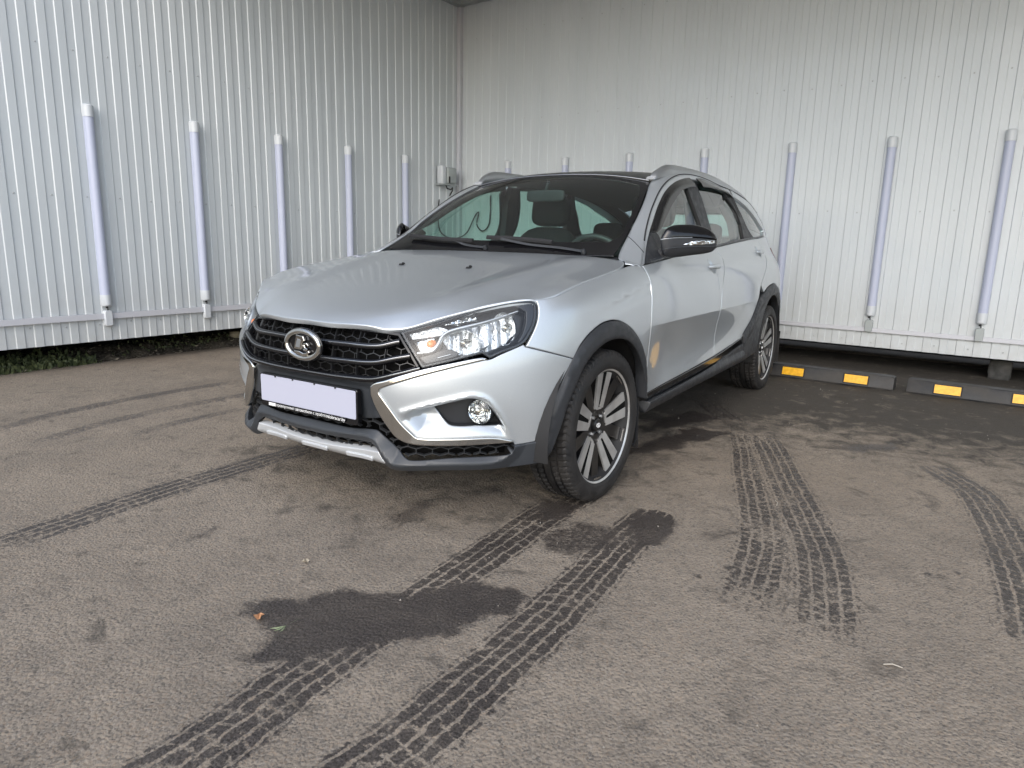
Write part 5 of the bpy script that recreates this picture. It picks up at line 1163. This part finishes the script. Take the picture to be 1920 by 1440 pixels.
# roof rails
RL=[(-1.062,.560,1.386,1.395),(-1.10,.568,1.400,1.425),(-1.18,.578,1.412,1.458),(-1.29,.583,1.422,1.474),(-1.55,.587,1.438,1.480),(-1.95,.588,1.441,1.478),(-2.35,.580,1.420,1.455),(-2.65,.570,1.398,1.430),(-2.85,.562,1.375,1.402),(-2.98,.555,1.360,1.372)]
for sg in(1,-1):
    t=np.linspace(0,len(RL)-1,60);q=CS(np.arange(len(RL)),np.array(RL))(t);V=[];pr=[(-.020,0),(-.020,.55),(-.014,.88),(-.004,1),(.006,.98),(.014,.8),(.018,.45),(.020,0)];k=len(pr)
    for i,(x,y,z0,z1) in enumerate(q):
        wsc=min(1,.45+.12*i) if i<30 else min(1,.35+.12*(59-i))
        for a,b in pr: V.append((x,sg*(y+a*wsc-.006*b),z0-.012+(z1-z0+.012)*b))
    F=[(i*k+j,i*k+j+1,(i+1)*k+j+1,(i+1)*k+j) for i in range(59) for j in range(k-1)]+[tuple(range(k)),tuple(59*k+j for j in range(k))[::-1]]
    mb=MB();mb.add(V,F);rl=mb.obj('roof_rail',M['satin'],car,auto=45)
    mb=MB();mb.box((-1.056,sg*.558,1.386),(.022,.046,.008),Matrix.Rotation(math.radians(28),3,'Y'));mb.obj('rail_tip',M['skid'],rl)
# ---- scuttle and wipers
grid('scuttle_panel',lambda a,b:np.stack([-.315-.085*b,a,.972+.020*b-.01*(np.abs(a)/.7)**2],1),np.linspace(-.70,.70,16),np.linspace(0,1,4),M['plastic'],car,flip=True)
def wiper(pts_arm,pts_bl):
    w=empty('wiper',parent=car);mb=MB();mb.sweep([Vector(p) for p in smooth3(pts_arm,4)],[(-.009,-.004),(.009,-.004),(.006,.006),(-.006,.006)]);mb.obj('wiper_arm',M['plastic'],w,auto=40)
    mb=MB();mb.sweep([Vector(p) for p in smooth3(pts_bl,4)],[(-.010,-.008),(.010,-.008),(.012,.002),(.004,.012),(-.006,.008)]);mb.obj('wiper_blade',M['black'],w,auto=40)
    mb=MB();mb.lathe([(0,.012),(.009,.010),(.012,0),(.012,-.02)],pts_arm[0],(.4,0,.9),14);mb.obj('wiper_pivot',M['plastic'],w,auto=40)
def wsp(u,v,o=.02): return tuple(wsf(o)(np.array([u]),np.array([v]))[0])
wiper([(-.375,.53,1.005),(-.392,.40,1.018),(-.40,.22,1.030),wsp(.09,.06,.025)],[wsp(-.05,.075),wsp(.15,.07),wsp(.35,.062),wsp(.52,.05)])
wiper([(-.375,-.02,1.010),(-.395,-.15,1.020),wsp(-.35,.05,.022),wsp(-.52,.065,.022)],[wsp(-.86,.10),wsp(-.66,.075),wsp(-.45,.055),wsp(-.16,.045)])
# ---- door mirrors
MO=[(0.797,1.071),(0.808,1.103),(0.821,1.124),(0.852,1.137),(0.916,1.138),(0.963,1.122),(0.989,1.096),(0.998,1.068),(0.997,1.036),(0.977,1.013),(0.907,0.996),(0.832,0.985),(0.809,0.997),(0.80,1.033)]
def mirror(sg):
    m=empty('door_mirror',parent=car);mo=ccw(curve(MO,.006));T=(lambda q:q) if sg>0 else mir
    def f(o=0):
        def h(y,z):
            a=np.abs(y);d=pdist(np.stack([a,z],1),mo);b=np.clip(d/.060,0,1);k=(.075*np.sqrt(1-(1-b)**2)-.055+o);x=-.62-1.1*(a-.82)+k*.80;return np.stack([x,y+np.sign(y)*k*.0,z],1)
        return h
    cap=[(0.799,1.068)]+MO[1:7]+[(0.997,1.075),(.958,1.080),(.916,1.081),(.86,1.078)]
    low=[(0.799,1.064),(.86,1.074),(.916,1.077),(.958,1.076),(.9975,1.071)]+MO[8:]
    panel('mirror_cap',T(cap),M['gloss'],m,f(.002),gap=.0005,edge=.003,depth=.05,res=.008)
    panel('mirror_lower_shell',T(low),M['plastic'],m,f(),gap=.0003,edge=.003,depth=.05,res=.010)
    ribbon('mirror_chrome_line',[(sg*a,b) for a,b in [(.805,1.0665),(.864,1.0755),(.919,1.079)]],.0045,M['satin'],m,f(.001),h=.003)
    panel('mirror_indicator',T([(0.889,1.045),(0.92,1.060),(0.957,1.067),(0.993,1.069),(0.994,1.055),(0.958,1.047),(0.921,1.043)]),M['refl'],m,f(.003),gap=0,edge=.003,depth=.01,res=.01)
    ribbon('mirror_lower_line',[(sg*a,b) for a,b in [(.812,1.021),(.866,1.032),(.93,1.038),(.99,1.040)]],.004,M['plastic2'],m,f(0),h=.003)
    V=[(-.70-1.1*(a-.82)+.02,sg*a,b) for a,b in offset(mo,.008)];n=len(V);mesh_obj('mirror_glass',V,[tuple(range(n))],M['refl'],m,smooth=False)
    mb=MB();mb.sweep([(-.66,sg*.755,.998),(-.68,sg*.80,1.005),(-.72,sg*.85,1.022)],[(-.030,-.018),(.030,-.018),(.034,.0),(.020,.020),(-.020,.020),(-.034,0)]);mb.obj('mirror_arm',M['plastic'],m,auto=40)
mirror(1);mirror(-1)
# ---- wheels
WR=.314;RR=.236
M['spokeface']=noise_bump(mat('turned_spoke_face',(.6,.6,.6),.38,.7),300,.0003,.5,color_var=(9,(.48,.475,.47),(.66,.66,.65)))
def make_wheel():
    # local: axle along +y (outer side), centre at origin
    w=empty('wheel')
    pr=[(RR-.004,.080),(RR+.003,.092),(RR+.008,.0955),(RR+.011,.0975),(RR+.030,.1000),(RR+.050,.0985),(WR-.018,.0945),(WR-.007,.088),(WR-.001,.078)]
    # circumferential grooves across the tread
    tr=[.078]
    for a in(.056,.022,-.022,-.056): tr+=[a+.005,a+.004,a-.004,a-.005]
    hs=[(WR-.001,.078)]
    for a in(.050,.018,-.018,-.050): hs+=[(WR,a+.0055),(WR-.008,a+.0040),(WR-.008,a-.0040),(WR,a-.0055)]
    hs+=[(WR-.001,-.078)]
    back=[(WR-.006,-.088),(WR-.016,-.097),(RR+.05,-.1025),(RR+.012,-.0985),(RR-.004,-.080)]
    prof=pr[:-1]+hs+back;n=288;V=[];k=len(prof)
    for i in range(n):
        a=2*math.pi*i/n
        for j,(r,y) in enumerate(prof):
            rr=r;ay=abs(y)
            if r>WR-.010 and i%4==0 and ay>.020: rr=min(r,WR-.0065)
            if (WR-.02)<r and ay>.085 and i%4==0: rr=r-.0035
            sh=(.012*(1 if y>0 else -1)*max(0,(ay-.02))/.07) if r>WR-.012 else 0
            V.append((rr*math.cos(a+sh*8*.4),y,rr*math.sin(a+sh*8*.4)))
    F=[(i*k+j,i*k+j+1,((i+1)%n)*k+j+1,((i+1)%n)*k+j) for i in range(n) for j in range(k-1)]
    mb=MB();mb.add(V,F);ty=mb.obj('tyre',M['rubber'],w,auto=24)
    mb=MB();mb.lathe([(RR-.006,-.085),(RR-.02,-.06),(RR-.028,0),(RR-.030,.050),(RR-.006,.083)],(0,0,0),(0,1,0),64);mb.obj('rim_barrel',M['black'],w,auto=50)
    mb=MB();mb.lathe([(RR-.006,.083),(RR-.003,.0865),(RR+.001,.0885),(RR+.003,.0888),(RR+.004,.086)],(0,0,0),(0,1,0),80);mb.obj('rim_edge',M['spokeface'],w,auto=50)
    # spokes
    def pol(r,a,y): return (r*math.cos(a),y,r*math.sin(a))
    for q in range(5):
        a0=math.radians(90+72*q)
        R0,R1=.076,RR-.005
        # black arm filling the side of each pair
        mb=MB()
        def slab(pts,dy,m_):
            # pts list of (r,da,y)
            n_=len(pts);top=[pol(r,a0+da,y) for r,da,y in pts];bot=[pol(r*(1.0),a0+da,y-dy) for r,da,y in pts]
            m_.add(top+bot,[tuple(range(n_))[::-1]]+[(i,(i+1)%n_,(i+1)%n_+n_,i+n_) for i in range(n_)])
        D=math.radians
        slab([(.045,D(0),.050),(.050,D(60),.050),(R1,D(43),.064),(R1,D(29),.064)],.030,mb)
        slab([(.050,D(-20),.050),(.045,D(60),.050),(R1,D(-17),.066),(R1,D(-33),.066)] if False else [(.050,D(-36),.048),(.050,D(36),.048),(.105,D(17),.056),(.105,D(-17),.056)],.030,mb)
        # body of the silver pair
        slab([(R0,D(-25),.054),(R0,D(25),.054),(R1,D(14.5),.071),(R1,D(-14.5),.071)],.026,mb)
        mb.obj('spoke',M['rimblack'],w,auto=25)
        ma=MB()
        for sgn in(-1,1):
            slab([(R0+.002,D(sgn*4.5),.0575),(R0+.002,D(sgn*27),.0575),(R1+.004,D(sgn*15.2),.0745),(R1+.004,D(sgn*3.9),.0745)],.008,ma)
        slab([(R0-.008,D(-16),.0570),(R0-.008,D(16),.0570),(R0+.006,D(23),.0582),(R0+.006,D(-23),.0582)],.008,ma)
        ma.obj('spoke_face',M['spokeface'],w)
        ms=MB();slab([(R0+.010,D(-5.6),.0566),(R0+.010,D(5.6),.0566),(R1,D(4.7),.0732),(R1,D(-4.7),.0732)],.004,ms);ms.obj('spoke_slot',M['void'],w)
        # small machined tab on the rim between pairs
        mt=MB();a_=a0+D(36)
        tp=[(R1-.010,D(28),.0765),(R1-.010,D(44),.0765),(R1+.008,D(47),.079),(R1+.008,D(25),.079)];slab([(r,da,y) for r,da,y in tp],.006,mt);mt.obj('rim_tab',M['alu'],w)
    mb=MB();mb.lathe([(0,.060),(.022,.060),(.028,.056),(.030,.040),(.062,.052),(.070,.040),(.070,-.0)],(0,0,0),(0,1,0),40);mb.obj('hub_cap',M['rimblack'],w,auto=30)
    for q in range(4):
        a=math.radians(45+90*q);mb=MB();mb.lathe([(0,.058),(.007,.058),(.009,.048)],pol(.047,a,0),(0,1,0),6);mb.obj('wheel_nut',M['satin'],w)
    mb=MB();n=28
    mb.sweep([(.0135*math.cos(2*math.pi*i/n),.0615,.0085*math.sin(2*math.pi*i/n)) for i in range(n)],[(.002*math.cos(a),.002*math.sin(a)) for a in np.linspace(0,2*math.pi,6,endpoint=False)],up=(0,1,0),closed=True)
    mb.box((0,.0615,0),(.006,.002,.012),Matrix.Rotation(.3,3,'Y'));mb.obj('hub_emblem',M['ink'],w,auto=60)
    mb=MB();mb.lathe([(.05,.012),(.142,.012),(.142,-.012),(.05,-.012)],(0,0,0),(0,1,0),48);mb.lathe([(0,.030),(.07,.030),(.078,.01)],(0,0,0),(0,1,0),32);mb.obj('brake_disc',M['disc'],w,auto=30)
    mb=MB();mb.lathe([(0,-.07),(RR-.02,-.07)],(0,0,0),(0,1,0),48);mb.obj('wheel_back',M['void'],w)
    return w
w0=make_wheel();w0.parent=car
rbox('brake_caliper',(-.125,.0,.02),(.07,.09,.16),M['disc'],w0,.02)
def copy_part(o,parent):
    c=o.copy();COL.objects.link(c);c.parent=parent
    for ch in o.children: copy_part(ch,c)
    return c
w1=copy_part(w0,car);w2=copy_part(w0,car);w3=copy_part(w0,car)
w0.location=(-.015,.760,WR-.004);w0.rotation_euler=(0,math.radians(-4),math.radians(-2.0))
w1.location=(-2.80,.742,WR-.004);w1.rotation_euler=(0,math.radians(2),0)
w2.location=(-.015,-.760,WR-.004);w2.rotation_euler=(0,math.radians(20),math.pi-math.radians(2))
w3.location=(-2.80,-.742,WR-.004);w3.rotation_euler=(0,math.radians(40),math.pi)
# wheel housings: half barrels over the wheels
for x in(.02,-2.78):
    for sg in(1,-1):
        mb=MB();V=[];n=28;ys=[.835,.78,.60];
        for i in range(n+1):
            t=math.radians(-8+196*i/n)
            for y in ys: V.append((x+.405*math.cos(t),sg*y,.315+.405*math.sin(t)))
            V.append((x,sg*.59,.315))
        k=len(ys)+1;mb.add(V,[(i*k+j,(i+1)*k+j,(i+1)*k+j+1,i*k+j+1) for i in range(n) for j in range(k-1)]);mb.obj('wheel_housing',M['black'],car,smooth=True)
# mud flaps behind the front wheels
for sg in(1,-1):
    mb=MB();mb.sweep([(-.345,sg*.79,.395),(-.352,sg*.79,.25),(-.365,sg*.79,.135)],[(-.065,-.004),(.065,-.004),(.065,.004),(-.065,.004)],up=(1,0,0));o=mb.obj('mud_flap',M['rubber'],car)
    ring=[(-.062,.0),(.062,.0)]
    mb=MB();c=[(-.341,sg*(.79+a),b) for a,b in((-.055,.375),(.055,.375),(.060,.34),(.060,.18),(.050,.150),(-.050,.150),(-.060,.18),(-.060,.34))];c=[(x-(.375-z)*.07,y,z) for x,y,z in c];mb.sweep([Vector(p) for p in c],[(-.004,-.003),(.004,-.003),(.004,.003),(-.004,.003)],up=(1,0,0),closed=True);mb.obj('flap_rib',M['plastic'],o)
    mb=MB();mb.sweep([(-3.19,sg*.77,.40),(-3.20,sg*.77,.15)],[(-.07,-.004),(.07,-.004),(.07,.004),(-.07,.004)],up=(1,0,0));mb.obj('mud_flap',M['rubber'],car)
# ---- underbody and dark inner shell
mb=MB();mb.box((-1.50,0,.30),(3.9,1.14,.10));mb.box((.22,0,.42),(.60,.80,.30));mb.box((-1.40,0,.38),(1.98,1.62,.14));mb.obj('underbody',M['void'],car)
mb=MB();mb.tube([(.2,.2,.27),(-1.0,.2,.25),(-2.3,.15,.25),(-3.4,.35,.27)],.03,10);mb.obj('exhaust_pipe',M['disc'],car,auto=60)
grid('inner_nose',lambda s,z:P(s,z,-.095),np.linspace(-.90,.90,40),np.linspace(.27,.72,8),M['void'],car)
for sg in(1,-1):
    for (a,b,z0,z1) in((1.79,3.50,.33,.94),(3.50,4.66,.73,1.02),(4.66,SE,.33,1.05)):
        grid('door_lining' if a<3 else 'side_lining',lambda s,z:P(s*sg,z,-.045),np.linspace(a,b,24),np.linspace(z0,z1,8),M['trim'],car)
# ---- interior
mb=MB();mb.box((-2.0,0,.34),(3.2,1.46,.06));mb.obj('cabin_floor',M['trim'],car)
grid('dashboard',lambda y,t:np.stack([-.40-.42*t,y,.985-.02*(np.abs(y)/.7)**2-.10*np.maximum(0,t-.7)**1.0*3.0+.03*np.sin(t*math.pi)*0,],1),np.linspace(-.70,.70,24),np.linspace(0,1,10),M['trim'],car,flip=True)
mb=MB();mb.box((-.80,0,.70),(.10,1.42,.40));mb.obj('dashboard_face',M['trim'],car)
rbox('instrument_hood',(-.74,.37,.985),(.20,.34,.07),M['trim'],car,.03)
def torus(name,c,R_,r,ax,m,parent):
    mb=MB();ax=Vector(ax).normalized();u=ax.orthogonal().normalized();v=ax.cross(u);n=40
    mb.sweep([Vector(c)+(u*math.cos(2*math.pi*i/n)+v*math.sin(2*math.pi*i/n))*R_ for i in range(n)],[(r*math.cos(a),r*math.sin(a)) for a in np.linspace(0,2*math.pi,10,endpoint=False)],up=tuple(ax),closed=True);return mb.obj(name,m,parent,auto=60)
sw=empty('steering_wheel',parent=car);torus('wheel_ring',(-.86,.37,.915),.180,.0150,(-.90,0,.42),mat('leather_rim',(.05,.05,.05),.35),sw)
mb=MB();mb.box((-.86,.37,.91),(.05,.12,.10));mb.box((-.86,.37,.91),(.02,.34,.03));mb.obj('wheel_hub',M['trim'],sw)
def cushion(name,c,d,parent,rx=0,pw=3.2,m=None):
    """rounded upholstery block (superellipsoid)"""
    mb=MB();nu,nv=20,12;V=[]
    sg=lambda v,e:math.copysign(abs(v)**e,v)
    for i in range(nu):
        for j in range(nv+1):
            a=2*math.pi*i/nu;b=-math.pi/2+math.pi*j/nv;e=2/pw
            p=Vector((sg(math.cos(b),e)*sg(math.cos(a),e)*d[0]/2,sg(math.cos(b),e)*sg(math.sin(a),e)*d[1]/2,sg(math.sin(b),e)*d[2]/2))
            V.append(Matrix.Rotation(rx,3,'Y')@p+Vector(c))
    mb.add(V,[(i*(nv+1)+j,((i+1)%nu)*(nv+1)+j,((i+1)%nu)*(nv+1)+j+1,i*(nv+1)+j+1) for i in range(nu) for j in range(nv)]);return mb.obj(name,m or M['seat'],parent,smooth=True)
for y in(.36,-.36):
    s=empty('front_seat',parent=car);cushion('seat_cushion',(-1.22,y,.52),(.54,.50,.18),s);cushion('seat_back',(-1.52,y,.82),(.17,.50,.66),s,rx=math.radians(-15))
    cushion('headrest',(-1.61,y,1.245),(.11,.27,.20),s,rx=math.radians(-8),pw=4)
    for dy in(-.06,.06):
        mb=MB();mb.tube([(-1.595,y+dy,1.10),(-1.605,y+dy,1.19)],.007,6);mb.obj('headrest_post',M['satin'],s)
rs_=empty('rear_seat',parent=car);cushion('bench_cushion',(-2.15,0,.55),(.50,1.30,.20),rs_,pw=6);cushion('bench_back',(-2.46,0,.80),(.16,1.26,.56),rs_,rx=math.radians(-18),pw=6)
for y in(.38,-.38): cushion('rear_headrest',(-2.55,y,1.12),(.10,.25,.16),rs_,rx=math.radians(-8),pw=4)
im=empty('interior_mirror',parent=car);cushion('mirror_body',(-.905,.01,1.292),(.035,.24,.065),im,pw=5,m=M['trim'])
mb=MB();mb.tube([(-.89,.01,1.30),(-.93,.01,1.37)],.008,6);mb.obj('mirror_stem',M['trim'],im)
for sg in(1,-1): 
    mb=MB();mb.sweep([(-1.52,sg*.66,1.02),(-1.50,sg*.62,1.30),(-1.50,sg*.585,1.39)],[(-.05,-.02),(.05,-.02),(.05,.02),(-.05,.02)],up=(0,1,0));mb.obj('pillar_inner_trim',M['trim'],car)
    mb=MB();mb.sweep([(-2.42,sg*.66,1.06),(-2.36,sg*.63,1.24),(-2.25,sg*.59,1.36)],[(-.08,-.02),(.08,-.02),(.08,.02),(-.08,.02)],up=(0,1,0));mb.obj('pillar_inner_trim',M['trim'],car)
# tail end of the greenhouse with back window
def tgf(off=0):
    def f(y,t): return np.stack([-3.62+.17*t+.10*(np.abs(y)/.6)**2-off,y*(1.0-.22*t),1.05+.29*t],1)
    return f
panel('tailgate_window_frame',[(-.60,0),(.60,0),(.60,1),(-.60,1)],M['paint'],car,lambda y,t:tgf()(y,t)*1.0,holes=[[(-.48,.22),(.48,.22),(.46,.85),(-.46,.85)]],gap=0,edge=.01,depth=.03,res=.12,raw=True)
panel('tailgate_glass',[(-.49,.20),(.49,.20),(.47,.87),(-.47,.87)],M['glass'],car,tgf(.012),gap=0,edge=.01,depth=.002,res=.12,raw=True)
